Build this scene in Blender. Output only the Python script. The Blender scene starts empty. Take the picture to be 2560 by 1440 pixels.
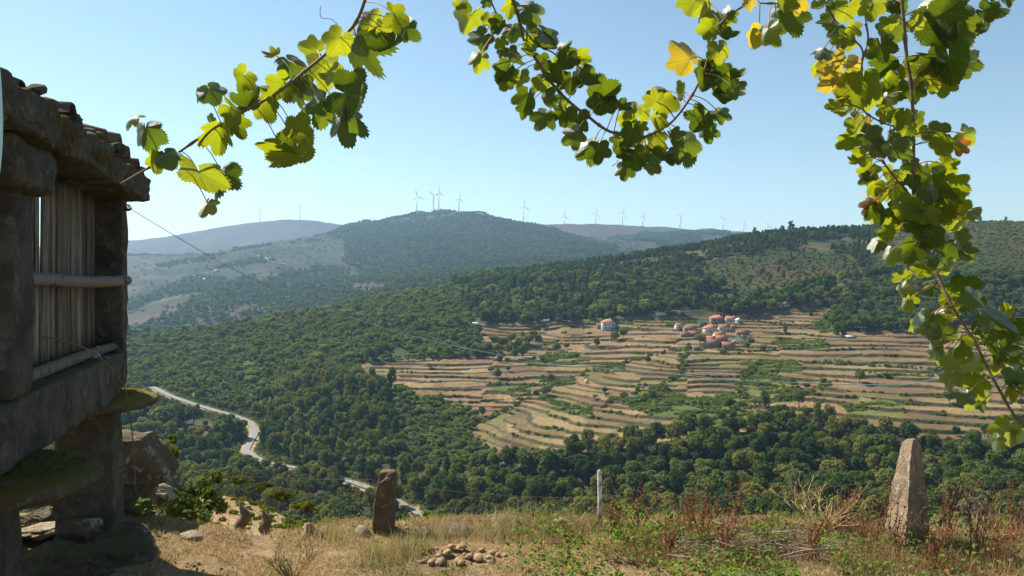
import bpy, bmesh, math, random
import numpy as np
from mathutils import Vector, Matrix, Quaternion

# ------------------------------------------------------------------ camera, sky, sun, exposure
SC = bpy.context.scene
COL = SC.collection
F, CX, HY = 1991.0, 1280.0, 700.0           # 28 mm lens; eye level lies at row 700 of 1440
cam_d = bpy.data.cameras.new('camera')
cam = bpy.data.objects.new('camera', cam_d)
COL.objects.link(cam)
cam_d.sensor_width = 36.0
cam_d.lens = 28.0
cam_d.clip_start = 0.05
cam_d.clip_end = 30000.0
cam_d.shift_y = -20.0 / 2560.0
cam.location = (0, 0, 0)
cam.rotation_euler = (math.radians(90), 0, 0)
SC.camera = cam

SUN_AZ = math.radians(-57)                    # measured from +Y towards +X
SUN_EL = math.radians(47)
SUN_DIR = Vector((math.sin(SUN_AZ) * math.cos(SUN_EL), math.cos(SUN_AZ) * math.cos(SUN_EL), math.sin(SUN_EL)))
world = bpy.data.worlds.new('World')
SC.world = world
world.use_nodes = True
wn = world.node_tree
bgn = wn.nodes['Background']
sky = wn.nodes.new('ShaderNodeTexSky')
sky.sky_type = 'NISHITA'
sky.sun_disc = False
sky.sun_elevation = SUN_EL
sky.sun_rotation = SUN_AZ
sky.altitude = 500
sky.air_density = 1.0
sky.dust_density = 0.15
sky.ozone_density = 0.7
tint = wn.nodes.new('ShaderNodeMix'); tint.data_type = 'RGBA'; tint.blend_type = 'MULTIPLY'
tint.inputs['Factor'].default_value = 1.0
tint.inputs[7].default_value = (0.93, 0.955, 0.87, 1.0)      # camera white balance of the clear sky
wn.links.new(sky.outputs[0], tint.inputs[6])
wn.links.new(tint.outputs[2], bgn.inputs[0])
bgn.inputs[1].default_value = 0.075
sun_d = bpy.data.lights.new('sun', 'SUN')
sun_d.energy = 5.0
sun_d.angle = math.radians(0.5)
sun_d.color = (1.0, 0.93, 0.82)
sun = bpy.data.objects.new('sun', sun_d)
COL.objects.link(sun)
sun.rotation_euler = (-SUN_DIR).to_track_quat('-Z', 'Y').to_euler()
sun.location = (-40, 40, 60)
SC.view_settings.view_transform = 'Standard'
SC.view_settings.look = 'None'
SC.view_settings.exposure = 1.15
SC.view_settings.gamma = 1.0
SC.view_settings.use_curve_mapping = False
SC.render.engine = 'CYCLES'
SC.cycles.use_denoising = True
SC.cycles.max_bounces = 4
SC.cycles.diffuse_bounces = 2
SC.cycles.transmission_bounces = 3
SC.cycles.volume_bounces = 0
SC.cycles.transparent_max_bounces = 6

random.seed(7)
RNG = np.random.default_rng(7)


def P(u, v, d):
    """point seen at column u, row v (2560 x 1440) at depth d"""
    return Vector(((u - CX) / F * d, d, -(v - HY) / F * d))


# ------------------------------------------------------------------ noise (numpy)
def _hash2(ix, iy, seed):
    n = (ix.astype(np.int64) * 374761393 + iy.astype(np.int64) * 668265263 + seed * 974634541) & 0xffffffff
    n = ((n ^ (n >> 13)) * 1274126177) & 0xffffffff
    n = n ^ (n >> 16)
    return (n & 0xffffff) / float(0xffffff)


def vnoise(x, y, seed=0):
    x = np.asarray(x, float); y = np.asarray(y, float)
    ix, iy = np.floor(x), np.floor(y)
    fx, fy = x - ix, y - iy
    fx = fx * fx * (3 - 2 * fx); fy = fy * fy * (3 - 2 * fy)
    a = _hash2(ix, iy, seed); b = _hash2(ix + 1, iy, seed)
    c = _hash2(ix, iy + 1, seed); d = _hash2(ix + 1, iy + 1, seed)
    return (a * (1 - fx) + b * fx) * (1 - fy) + (c * (1 - fx) + d * fx) * fy


def fbm(x, y, seed=0, oct=4, gain=0.5):
    t = 0; amp = 1.0; tot = 0
    for o in range(oct):
        t = t + amp * (vnoise(x * 2 ** o, y * 2 ** o, seed + o * 17) - 0.5)
        tot += amp; amp *= gain
    return t / tot * 2.0


def noise3(p, seed=0, oct=3):
    """cheap 3-D noise for arrays (n,3), about -1..1"""
    t = 0; amp = 1.0; tot = 0
    for o in range(oct):
        q = p * 2 ** o
        t = t + amp * (vnoise(q[:, 0] + 3.1, q[:, 1] + q[:, 2] * 1.7, seed + o) + vnoise(q[:, 2] - 7.7, q[:, 0] * 1.3 - q[:, 1], seed + 50 + o) - 1.0)
        tot += amp; amp *= 0.5
    return t / tot


def in_poly(u, v, poly):
    u = np.asarray(u); v = np.asarray(v)
    r = np.zeros(u.shape, bool)
    n = len(poly)
    j = n - 1
    for i in range(n):
        xi, yi = poly[i]; xj, yj = poly[j]
        if yi != yj:
            c = ((yi > v) != (yj > v)) & (u < (xj - xi) * (v - yi) / (yj - yi) + xi)
            r ^= c
        j = i
    return r


# ------------------------------------------------------------------ materials
class NT:
    def __init__(self, name):
        self.m = bpy.data.materials.new(name)
        self.m.use_nodes = True
        self.t = self.m.node_tree
        self.t.nodes.clear()
        self.out = self.t.nodes.new('ShaderNodeOutputMaterial')

    def n(self, typ, props=None, **ins):
        nd = self.t.nodes.new(typ)
        for k, v in (props or {}).items():
            setattr(nd, k, v)
        for k, v in ins.items():
            key = k.replace('_', ' ')
            if k[0] == 'i' and k[1:].isdigit():
                sock = nd.inputs[int(k[1:])]
            else:
                sock = nd.inputs[key]
            self.set(sock, v)
        return nd

    def set(self, sock, v):
        if isinstance(v, bpy.types.NodeSocket):
            self.t.links.new(v, sock)
        elif isinstance(v, bpy.types.Node):
            self.t.links.new(v.outputs[0], sock)
        else:
            if isinstance(v, (tuple, list)) and len(v) == 3 and sock.type == 'RGBA':
                v = (*v, 1.0)
            sock.default_value = v

    def noise(self, scale, detail=4, rough=0.6, vec=None, dist=0.0):
        nd = self.n('ShaderNodeTexNoise', Scale=scale, Detail=detail, Roughness=rough, Distortion=dist)
        if vec is not None:
            self.set(nd.inputs['Vector'], vec)
        return nd.outputs['Fac']

    def ramp(self, fac, stops, mode='LINEAR'):
        nd = self.n('ShaderNodeValToRGB')
        cr = nd.color_ramp
        cr.interpolation = mode
        while len(cr.elements) < len(stops):
            cr.elements.new(0.5)
        for e, (p, c) in zip(cr.elements, stops):
            e.position = p
            e.color = (*c, 1.0) if len(c) == 3 else c
        self.set(nd.inputs[0], fac)
        return nd.outputs[0]

    def step(self, fac, a, b):
        nd = self.n('ShaderNodeMapRange', {'interpolation_type': 'SMOOTHSTEP'})
        self.set(nd.inputs[0], fac)
        nd.inputs[1].default_value = a; nd.inputs[2].default_value = b
        return nd.outputs[0]

    def math(self, op, a, b=0.0, c=None):
        nd = self.n('ShaderNodeMath', {'operation': op})
        self.set(nd.inputs[0], a); self.set(nd.inputs[1], b)
        if c is not None:
            self.set(nd.inputs[2], c)
        return nd.outputs[0]

    def mix(self, fac, a, b, mode='MIX'):
        nd = self.n('ShaderNodeMix', {'data_type': 'RGBA', 'blend_type': mode})
        self.set(nd.inputs['Factor'], fac)
        self.set(nd.inputs[6], a); self.set(nd.inputs[7], b)
        return nd.outputs[2]

    def coord(self, which='Object'):
        return self.n('ShaderNodeTexCoord').outputs[which]

    def geo(self, which):
        return self.n('ShaderNodeNewGeometry').outputs[which]

    def attr(self, name, out='Color'):
        nd = self.n('ShaderNodeAttribute')
        nd.attribute_name = name
        return nd.outputs[out]

    def bump(self, h, strength=0.5, dist=0.02):
        return self.n('ShaderNodeBump', Strength=strength, Distance=dist, Height=h).outputs[0]

    def finish(self, col, rough=0.85, normal=None, spec=0.25, **kw):
        b = self.n('ShaderNodeBsdfPrincipled')
        self.set(b.inputs['Base Color'], col)
        self.set(b.inputs['Roughness'], rough)
        self.set(b.inputs['Specular IOR Level'], spec)
        if normal is not None:
            self.set(b.inputs['Normal'], normal)
        for k, v in kw.items():
            self.set(b.inputs[k.replace('_', ' ')], v)
        self.t.links.new(b.outputs[0], self.out.inputs[0])
        return self.m

    def leaf(self, dcol, tcol, tfac=0.4, gloss=0.0, rough=0.4, normal=None):
        d = self.n('ShaderNodeBsdfDiffuse'); self.set(d.inputs[0], dcol)
        t = self.n('ShaderNodeBsdfTranslucent'); self.set(t.inputs[0], tcol)
        if normal is not None:
            self.set(d.inputs['Normal'], normal); self.set(t.inputs['Normal'], normal)
        mx = self.n('ShaderNodeMixShader'); self.set(mx.inputs[0], tfac)
        self.t.links.new(d.outputs[0], mx.inputs[1]); self.t.links.new(t.outputs[0], mx.inputs[2])
        last = mx
        if gloss > 0:
            g = self.n('ShaderNodeBsdfGlossy'); g.inputs['Roughness'].default_value = rough
            if normal is not None:
                self.set(g.inputs['Normal'], normal)
            fr = self.n('ShaderNodeFresnel'); fr.inputs[0].default_value = 1.4
            f2 = self.math('MULTIPLY', fr.outputs[0], gloss)
            m2 = self.n('ShaderNodeMixShader'); self.set(m2.inputs[0], f2)
            self.t.links.new(last.outputs[0], m2.inputs[1]); self.t.links.new(g.outputs[0], m2.inputs[2])
            last = m2
        self.t.links.new(last.outputs[0], self.out.inputs[0])
        return self.m


MAT = {}


def mat_stone(name, a, b, lichen=(0.42, 0.42, 0.33), lich=0.5, moss=0.0, mosscol=(0.07, 0.075, 0.02), scale=1.0, bd=0.05):
    k = NT(name)
    co = k.coord()
    n1 = k.noise(3.5 * scale, 6, 0.65, co)
    n2 = k.noise(38 * scale, 5, 0.7, co)
    n3 = k.noise(9 * scale, 5, 0.6, co, 0.6)
    c = k.mix(k.step(n1, 0.3, 0.7), a, b)
    c = k.mix(k.math('MULTIPLY', k.step(n2, 0.45, 0.75), 0.5), c, tuple(x * 0.35 for x in a))
    c = k.mix(k.math('MULTIPLY', k.step(n3, 0.56, 0.64), lich), c, lichen)
    h = k.math('ADD', k.math('MULTIPLY', n3, 0.6), n2)
    if moss > 0:
        nz = k.n('ShaderNodeSeparateXYZ', i0=k.geo('Normal')).outputs[2]
        nm = k.noise(14 * scale, 6, 0.7, co)
        mk = k.math('MULTIPLY', k.step(k.math('ADD', k.math('MULTIPLY', nz, 0.5), nm), 0.62, 0.85), moss)
        mc = k.mix(nm, mosscol, tuple(x * 1.9 for x in mosscol))
        c = k.mix(mk, c, mc)
    return k.finish(c, 0.92, k.bump(h, 1.0, bd / scale), 0.15)


def build_materials():
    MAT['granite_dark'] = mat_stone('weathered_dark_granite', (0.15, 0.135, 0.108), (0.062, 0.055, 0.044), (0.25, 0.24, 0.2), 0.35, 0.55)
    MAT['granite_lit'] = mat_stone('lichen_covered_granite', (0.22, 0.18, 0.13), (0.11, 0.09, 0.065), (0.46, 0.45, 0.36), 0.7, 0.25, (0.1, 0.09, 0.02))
    MAT['granite_post'] = mat_stone('grey_granite_post', (0.35, 0.27, 0.17), (0.20, 0.15, 0.09), (0.5, 0.49, 0.42), 0.5)
    MAT['rust_stone'] = mat_stone('brown_stone_post', (0.25, 0.17, 0.10), (0.14, 0.09, 0.055), (0.36, 0.33, 0.25), 0.5)
    MAT['moss_stone'] = mat_stone('mossy_granite', (0.15, 0.13, 0.10), (0.09, 0.08, 0.06), (0.3, 0.29, 0.22), 0.3, 1.0, (0.075, 0.065, 0.015))
    MAT['yellow_moss_stone'] = mat_stone('yellow_lichen_granite', (0.19, 0.17, 0.13), (0.1, 0.09, 0.06), (0.36, 0.33, 0.22), 0.4, 1.0, (0.13, 0.098, 0.016))
    MAT['pale_rock'] = mat_stone('pale_field_stone', (0.46, 0.38, 0.27), (0.30, 0.23, 0.15), (0.52, 0.5, 0.42), 0.6)
    MAT['clod'] = mat_stone('dry_earth_clod', (0.38, 0.26, 0.14), (0.29, 0.19, 0.10), (0.42, 0.31, 0.18), 0.3, bd=0.003)
    # old clay tile
    k = NT('old_clay_tile')
    co = k.coord()
    n = k.noise(9, 5, 0.65, co); n2 = k.noise(3.0, 4, 0.6, co)
    c = k.mix(n, (0.13, 0.062, 0.04), (0.06, 0.042, 0.032))
    c = k.mix(k.step(n2, 0.4, 0.55), c, (0.10, 0.088, 0.06))
    MAT['tile'] = k.finish(c, 0.9, k.bump(n, 0.5, 0.02), 0.2)
    # weathered wood
    k = NT('weathered_grey_wood')
    co = k.coord()
    mp = k.n('ShaderNodeMapping', i0=co); mp.inputs['Scale'].default_value = (38, 38, 1.6)
    g = k.noise(1.0, 6, 0.7, mp.outputs[0], 0.4)
    mp2 = k.n('ShaderNodeMapping', i0=co); mp2.inputs['Scale'].default_value = (90, 90, 2.2)
    cr = k.noise(1.0, 3, 0.5, mp2.outputs[0])
    rnd = k.n('ShaderNodeObjectInfo').outputs['Random']
    base = k.mix(rnd, (0.27, 0.238, 0.19), (0.115, 0.10, 0.082))
    c = k.mix(k.step(g, 0.32, 0.62), (0.05, 0.042, 0.034), base)
    c = k.mix(k.math('MULTIPLY', k.step(cr, 0.6, 0.68), 0.85), c, (0.03, 0.024, 0.018))
    MAT['wood'] = k.finish(c, 0.9, k.bump(k.math('SUBTRACT', g, k.step(cr, 0.58, 0.68)), 0.6, 0.01), 0.15)
    k = NT('bleached_log')
    co = k.coord()
    g = k.noise(22, 5, 0.7, co); kn = k.noise(9, 2, 0.5, co)
    c = k.mix(g, (0.20, 0.178, 0.15), (0.12, 0.105, 0.09))
    c = k.mix(k.step(kn, 0.63, 0.68), c, (0.05, 0.04, 0.03))
    MAT['log'] = k.finish(c, 0.85, k.bump(g, 0.4, 0.01), 0.2)
    k = NT('white_painted_stake')
    co = k.coord()
    g = k.noise(14, 5, 0.7, co)
    MAT['stake'] = k.finish(k.mix(k.step(g, 0.42, 0.6), (0.66, 0.62, 0.56), (0.26, 0.22, 0.17)), 0.8, k.bump(g, 0.3, 0.01))
    # yard soil under the grass
    k = NT('dry_yard_soil')
    co = k.coord()
    n1 = k.noise(0.9, 5, 0.6, co); n2 = k.noise(14, 6, 0.75, co); n3 = k.noise(60, 3, 0.6, co)
    c = k.mix(k.step(n2, 0.3, 0.7), (0.20, 0.13, 0.068), (0.36, 0.25, 0.135))
    c = k.mix(k.math('MULTIPLY', k.step(n1, 0.48, 0.62), 0.55), c, (0.17, 0.17, 0.06))
    MAT['yard'] = k.finish(c, 0.95, k.bump(k.math('ADD', n2, n3), 0.8, 0.05), 0.1)
    # terrain: colour is stored per vertex, broken up with noise
    k = NT('hillside_ground')
    co = k.coord()
    a = k.attr('ground_colour')
    n1 = k.noise(0.035, 6, 0.7, co); n2 = k.noise(0.35, 5, 0.7, co); n3 = k.noise(0.006, 5, 0.65, co)
    c = k.mix(k.step(n2, 0.25, 0.75), k.mix(1.0, a, (0.62, 0.62, 0.6), 'MULTIPLY'), k.mix(1.0, a, (1.3, 1.27, 1.2), 'MULTIPLY'))
    c = k.mix(k.step(n1, 0.35, 0.7), c, k.mix(1.0, c, (0.68, 0.80, 0.68), 'MULTIPLY'))
    c = k.mix(k.step(n3, 0.4, 0.65), c, k.mix(1.0, c, (0.8, 0.86, 0.82), 'MULTIPLY'))
    MAT['terrain'] = k.finish(c, 0.95, k.bump(n2, 0.5, 1.2), 0.08)
    k = NT('pale_road')
    n = k.noise(0.5, 5, 0.7, k.coord())
    MAT['road'] = k.finish(k.mix(n, (0.15, 0.148, 0.143), (0.22, 0.215, 0.205)), 0.85)
    k = NT('road_verge')
    n = k.noise(0.4, 5, 0.7, k.coord())
    MAT['verge'] = k.finish(k.mix(n, (0.34, 0.23, 0.12), (0.45, 0.34, 0.2)), 0.95)
    # tree foliage (the random value picks the individual's own leaf colour)
    for nm, stops in (('oak_foliage', [(0.0, (0.036, 0.062, 0.019)), (0.35, (0.062, 0.090, 0.026)), (0.68, (0.096, 0.118, 0.033)), (0.90, (0.128, 0.138, 0.038)), (1.0, (0.15, 0.142, 0.045))]),
                      ('scrub_foliage', [(0.0, (0.066, 0.098, 0.026)), (0.5, (0.10, 0.135, 0.036)), (1.0, (0.14, 0.168, 0.045))]),
                      ('pine_foliage', [(0.0, (0.034, 0.060, 0.021)), (0.6, (0.054, 0.084, 0.027)), (1.0, (0.082, 0.106, 0.034))]),
                      ('olive_foliage', [(0.0, (0.085, 0.10, 0.06)), (1.0, (0.12, 0.13, 0.085))]),
                      ('vineyard_foliage', [(0.0, (0.07, 0.12, 0.02)), (1.0, (0.15, 0.18, 0.03))]),
                      ('gorse_foliage', [(0.0, (0.05, 0.07, 0.015)), (1.0, (0.13, 0.13, 0.02))])):
        k = NT(nm)
        rnd = k.n('ShaderNodeObjectInfo').outputs['Random']
        c = k.ramp(rnd, stops)
        lv = k.noise(1.1 if nm != 'gorse_foliage' else 9, 3, 0.6, k.coord())
        c = k.mix(k.step(lv, 0.35, 0.65), k.mix(1.0, c, (0.75, 0.8, 0.8), 'MULTIPLY'), k.mix(1.0, c, (1.35, 1.25, 1.1), 'MULTIPLY'))
        c2 = k.mix(1.0, c, (2.0, 2.0, 0.9), 'MULTIPLY')
        MAT[nm] = k.leaf(c, c2, 0.34)
    k = NT('bark')
    n = k.noise(3, 4, 0.6, k.coord())
    MAT['bark'] = k.finish(k.mix(n, (0.09, 0.07, 0.05), (0.16, 0.13, 0.1)), 0.95)
    # vine leaves; first kind: thicker, with shade of overlapping leaves put into its colour
    for nm, d1, d2, tr, spot in (('mature_shaded_vine_leaf', (0.020, 0.044, 0.012), (0.036, 0.066, 0.016), (0.16, 0.235, 0.008), 0.12),
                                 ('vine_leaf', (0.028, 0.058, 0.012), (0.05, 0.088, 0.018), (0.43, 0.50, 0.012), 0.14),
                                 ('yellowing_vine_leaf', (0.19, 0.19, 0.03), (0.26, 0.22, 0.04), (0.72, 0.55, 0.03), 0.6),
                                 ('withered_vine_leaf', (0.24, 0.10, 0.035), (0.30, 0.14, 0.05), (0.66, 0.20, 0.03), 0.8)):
        k = NT(nm)
        uv = k.n('ShaderNodeUVMap').outputs[0]
        sp = k.n('ShaderNodeSeparateXYZ', i0=uv)
        x = k.math('SUBTRACT', sp.outputs[0], 0.5); y = k.math('SUBTRACT', sp.outputs[1], 0.5)
        vein = None
        for ang in (0, 52, -52, 112, -112):
            sa, ca = math.sin(math.radians(ang)), math.cos(math.radians(ang))
            along = k.math('ADD', k.math('MULTIPLY', x, sa), k.math('MULTIPLY', y, ca))
            across = k.math('ABSOLUTE', k.math('SUBTRACT', k.math('MULTIPLY', x, ca), k.math('MULTIPLY', y, sa)))
            line = k.math('MULTIPLY', k.math('SUBTRACT', 1.0, k.step(across, 0.004, 0.011)), k.step(along, 0.0, 0.02))
            # side veins
            fr = k.math('FRACT', k.math('MULTIPLY', k.math('SUBTRACT', along, k.math('MULTIPLY', across, 0.9)), 9.0))
            side = k.math('MULTIPLY', k.math('SUBTRACT', 1.0, k.step(k.math('ABSOLUTE', k.math('SUBTRACT', fr, 0.5)), 0.03, 0.09)), 0.28)
            side = k.math('MULTIPLY', side, k.math('SUBTRACT', 1.0, k.step(across, 0.08, 0.13)))
            side = k.math('MULTIPLY', side, k.step(along, 0.03, 0.1))
            line = k.math('MAXIMUM', line, side)
            vein = line if vein is None else k.math('MAXIMUM', vein, line)
        co = k.coord()
        rnd = k.n('ShaderNodeObjectInfo').outputs['Random']
        nb = k.noise(6, 5, 0.65, co); nb2 = k.noise(30, 4, 0.7, co)
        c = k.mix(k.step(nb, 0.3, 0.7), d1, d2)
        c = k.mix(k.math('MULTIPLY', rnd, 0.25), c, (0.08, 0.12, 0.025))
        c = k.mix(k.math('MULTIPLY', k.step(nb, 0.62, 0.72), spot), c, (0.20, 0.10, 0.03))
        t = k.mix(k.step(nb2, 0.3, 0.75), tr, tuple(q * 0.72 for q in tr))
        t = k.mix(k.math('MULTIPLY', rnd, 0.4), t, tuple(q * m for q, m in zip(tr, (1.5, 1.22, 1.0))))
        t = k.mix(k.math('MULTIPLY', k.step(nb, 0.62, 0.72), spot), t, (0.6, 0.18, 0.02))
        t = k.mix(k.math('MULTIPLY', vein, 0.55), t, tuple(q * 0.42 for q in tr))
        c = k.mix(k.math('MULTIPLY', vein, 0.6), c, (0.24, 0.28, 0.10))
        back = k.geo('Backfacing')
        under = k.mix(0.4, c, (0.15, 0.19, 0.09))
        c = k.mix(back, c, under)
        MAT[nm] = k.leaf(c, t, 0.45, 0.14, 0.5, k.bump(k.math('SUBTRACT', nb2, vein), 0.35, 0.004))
    k = NT('vine_cane')
    n = k.noise(30, 4, 0.6, k.coord())
    MAT['cane'] = k.finish(k.mix(n, (0.085, 0.055, 0.03), (0.17, 0.12, 0.06)), 0.6, k.bump(n, 0.3, 0.003))
    k = NT('petiole_stalk')
    rnd = k.n('ShaderNodeObjectInfo').outputs['Random']
    MAT['petiole'] = k.finish(k.mix(rnd, (0.30, 0.09, 0.05), (0.24, 0.22, 0.06)), 0.5)
    # village
    def plain(nm, a, b, sc=1.5, rough=0.9):
        k = NT(nm)
        n = k.noise(sc, 5, 0.65, k.coord())
        MAT[nm] = k.finish(k.mix(n, a, b), rough)
    plain('white_render', (0.46, 0.44, 0.41), (0.62, 0.60, 0.57), 0.6)
    plain('blue_grey_render', (0.40, 0.44, 0.50), (0.50, 0.53, 0.58))
    plain('cream_render', (0.60, 0.60, 0.42), (0.68, 0.67, 0.52))
    plain('house_stone', (0.17, 0.14, 0.12), (0.30, 0.26, 0.22), 1.2)
    plain('orange_roof', (0.44, 0.175, 0.09), (0.30, 0.13, 0.08), 0.35)
    plain('red_roof', (0.33, 0.14, 0.085), (0.22, 0.105, 0.075), 0.35)
    plain('slate_roof', (0.07, 0.075, 0.09), (0.11, 0.115, 0.13), 0.8)
    plain('metal_roof', (0.62, 0.64, 0.66), (0.52, 0.54, 0.57), 0.8, 0.5)
    plain('window_dark', (0.03, 0.035, 0.04), (0.06, 0.065, 0.07), 2, 0.25)
    plain('turbine_white', (0.78, 0.78, 0.78), (0.82, 0.82, 0.82), 1, 0.5)
    plain('rusty_wire', (0.11, 0.05, 0.03), (0.17, 0.085, 0.05), 20, 0.85)
    plain('green_wire', (0.14, 0.26, 0.24), (0.22, 0.36, 0.34), 20, 0.45)
    plain('blue_plastic', (0.10, 0.22, 0.45), (0.30, 0.45, 0.62), 12, 0.4)
    plain('pale_blue_hose', (0.42, 0.66, 0.70), (0.5, 0.72, 0.76), 6, 0.35)
    plain('dry_stick', (0.17, 0.125, 0.085), (0.32, 0.26, 0.195), 12)
    plain('tan_twig', (0.50, 0.34, 0.16), (0.62, 0.45, 0.23), 12)
    plain('red_stem', (0.17, 0.055, 0.03), (0.28, 0.105, 0.05), 12)
    plain('bramble_stem', (0.10, 0.09, 0.035), (0.17, 0.13, 0.05), 12)
    plain('sign_yellow', (0.75, 0.55, 0.05), (0.8, 0.6, 0.08), 5)
    # plant matter with its own colour stored per blade
    k = NT('grass_blade')
    a = k.attr('blade_colour')
    MAT['grass'] = k.leaf(a, a, 0.3)
    k = NT('bramble_leaf')
    a = k.attr('blade_colour')
    MAT['bramble'] = k.leaf(a, k.mix(1.0, a, (1.8, 1.9, 0.8), 'MULTIPLY'), 0.36)


build_materials()


# ------------------------------------------------------------------ object helpers
def tag(o, label=None, cat=None, group=None, kind=None):
    if label: o['label'] = label
    if cat: o['category'] = cat
    if group: o['group'] = group
    if kind: o['kind'] = kind
    return o


def link(o, parent=None):
    COL.objects.link(o)
    if parent is not None:
        o.parent = parent
        pm = Matrix.Translation(parent.location) if parent.type == 'EMPTY' and parent.parent is None else None
        if pm is not None:
            pm = Matrix.LocRotScale(parent.location, parent.rotation_euler, parent.scale)
            o.matrix_parent_inverse = pm.inverted()
    return o


def make_mesh(name, verts, faces, mat=None, smooth=False, attrs=None, mats=None, midx=None, uv=None):
    """faces: list of arrays (n,3)/(n,4), or list of index tuples"""
    me = bpy.data.meshes.new(name)
    verts = np.asarray(verts, np.float32).reshape(-1, 3)
    if isinstance(faces, np.ndarray):
        faces = [faces]
    if faces and isinstance(faces[0], np.ndarray):
        loops = np.concatenate([f.reshape(-1) for f in faces]).astype(np.int32)
        tot = np.concatenate([np.full(len(f), f.shape[1]) for f in faces]).astype(np.int32)
    else:
        loops = np.array([i for f in faces for i in f], np.int32)
        tot = np.array([len(f) for f in faces], np.int32)
    start = np.concatenate([[0], np.cumsum(tot)[:-1]]).astype(np.int32)
    me.vertices.add(len(verts)); me.loops.add(len(loops)); me.polygons.add(len(tot))
    me.vertices.foreach_set('co', verts.reshape(-1))
    me.loops.foreach_set('vertex_index', loops)
    me.polygons.foreach_set('loop_start', start)
    me.polygons.foreach_set('loop_total', tot)
    if midx is not None:
        me.polygons.foreach_set('material_index', np.asarray(midx, np.int32))
    if smooth:
        me.polygons.foreach_set('use_smooth', np.ones(len(tot), bool))
    for m in (mats or ([mat] if mat else [])):
        me.materials.append(MAT[m] if isinstance(m, str) else m)
    for an, arr in (attrs or {}).items():
        arr = np.asarray(arr, np.float32)
        if arr.ndim == 2:
            at = me.attributes.new(an, 'FLOAT_COLOR', 'POINT')
            at.data.foreach_set('color', np.concatenate([arr, np.ones((len(arr), 1), np.float32)], 1).reshape(-1))
        else:
            at = me.attributes.new(an, 'FLOAT', 'POINT')
            at.data.foreach_set('value', arr)
    if uv is not None:
        ul = me.uv_layers.new(name='UVMap')
        ul.data.foreach_set('uv', np.asarray(uv, np.float32)[loops].reshape(-1))
    me.update(calc_edges=True)
    return me


def add(name, me, parent=None, loc=None):
    o = bpy.data.objects.new(name, me)
    if loc is not None:
        o.location = loc
    return link(o, parent)


def empty(name, loc=(0, 0, 0)):
    o = bpy.data.objects.new(name, None)
    o.location = loc
    o.empty_display_size = 0.2
    COL.objects.link(o)
    return o


class MB:
    """collects simple shapes into one mesh"""
    def __init__(self):
        self.v = []; self.f = []; self.c = []

    def poly(self, pts, faces, col=None):
        b = len(self.v)
        self.v += [tuple(p) for p in pts]
        self.f += [tuple(i + b for i in f) for f in faces]
        if col is not None:
            self.c += [tuple(col)] * len(pts)

    def box(self, c, s, rz=0.0, M=None):
        hx, hy, hz = s[0] / 2, s[1] / 2, s[2] / 2
        R = M if M is not None else Matrix.Rotation(rz, 3, 'Z')
        pts = [Vector(c) + R @ Vector((x, y, z)) for x in (-hx, hx) for y in (-hy, hy) for z in (-hz, hz)]
        self.poly(pts, [(0, 1, 3, 2), (4, 6, 7, 5), (0, 4, 5, 1), (2, 3, 7, 6), (0, 2, 6, 4), (1, 5, 7, 3)])

    def tube(self, pts, r, n=6, col=None, cap=True):
        pts = [Vector(p) for p in pts]
        rs = r if isinstance(r, (list, tuple)) else [r] * len(pts)
        rings = []
        prev = None
        for i, p in enumerate(pts):
            a = pts[max(i - 1, 0)]; b = pts[min(i + 1, len(pts) - 1)]
            t = (b - a)
            t = t.normalized() if t.length > 1e-9 else Vector((0, 0, 1))
            if prev is None:
                x = t.cross(Vector((0.31, 0.17, 0.93)))
                if x.length < 1e-3:
                    x = t.cross(Vector((1, 0, 0)))
            else:
                x = prev - t * prev.dot(t)
            x.normalize(); prev = x
            y = t.cross(x)
            rings.append([p + (x * math.cos(2 * math.pi * k / n) + y * math.sin(2 * math.pi * k / n)) * rs[i] for k in range(n)])
        vs = [q for rr in rings for q in rr]
        fs = []
        for i in range(len(rings) - 1):
            for k in range(n):
                a = i * n + k; b = i * n + (k + 1) % n
                fs.append((a, b, b + n, a + n))
        if cap:
            fs.append(tuple(range(n - 1, -1, -1)))
            fs.append(tuple(range(len(vs) - n, len(vs))))
        self.poly(vs, fs, col)

    def build(self, name, mat, parent=None, smooth=False, attr='blade_colour'):
        me = make_mesh(name, self.v, self.f, mat, smooth, {attr: np.array(self.c)} if len(self.c) == len(self.v) and self.c else None)
        return add(name, me, parent)


def spline(pts, n):
    """Catmull-Rom through points, n samples per span"""
    pts = [Vector(p) for p in pts]
    out = []
    for i in range(len(pts) - 1):
        p0 = pts[max(i - 1, 0)]; p1 = pts[i]; p2 = pts[i + 1]; p3 = pts[min(i + 2, len(pts) - 1)]
        for k in range(n):
            t = k / n
            out.append(0.5 * ((2 * p1) + (p2 - p0) * t + (2 * p0 - 5 * p1 + 4 * p2 - p3) * t * t + (3 * p1 - p0 - 3 * p2 + p3) * t ** 3))
    out.append(pts[-1])
    return out


_ico = {}


def ico(sub):
    if sub not in _ico:
        bm = bmesh.new()
        bmesh.ops.create_icosphere(bm, subdivisions=sub, radius=1.0)
        v = np.array([x.co[:] for x in bm.verts]); f = np.array([[q.index for q in p.verts] for p in bm.faces])
        bm.free()
        _ico[sub] = (v, f)
    return _ico[sub]


_cub = {}


def cube_grid(n):
    if n not in _cub:
        bm = bmesh.new()
        bmesh.ops.create_cube(bm, size=2.0)
        bmesh.ops.subdivide_edges(bm, edges=bm.edges[:], cuts=n, use_grid_fill=True)
        v = np.array([x.co[:] for x in bm.verts]); f = np.array([[q.index for q in p.verts] for p in bm.faces])
        bm.free()
        _cub[n] = (v, f)
    return _cub[n]


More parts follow.
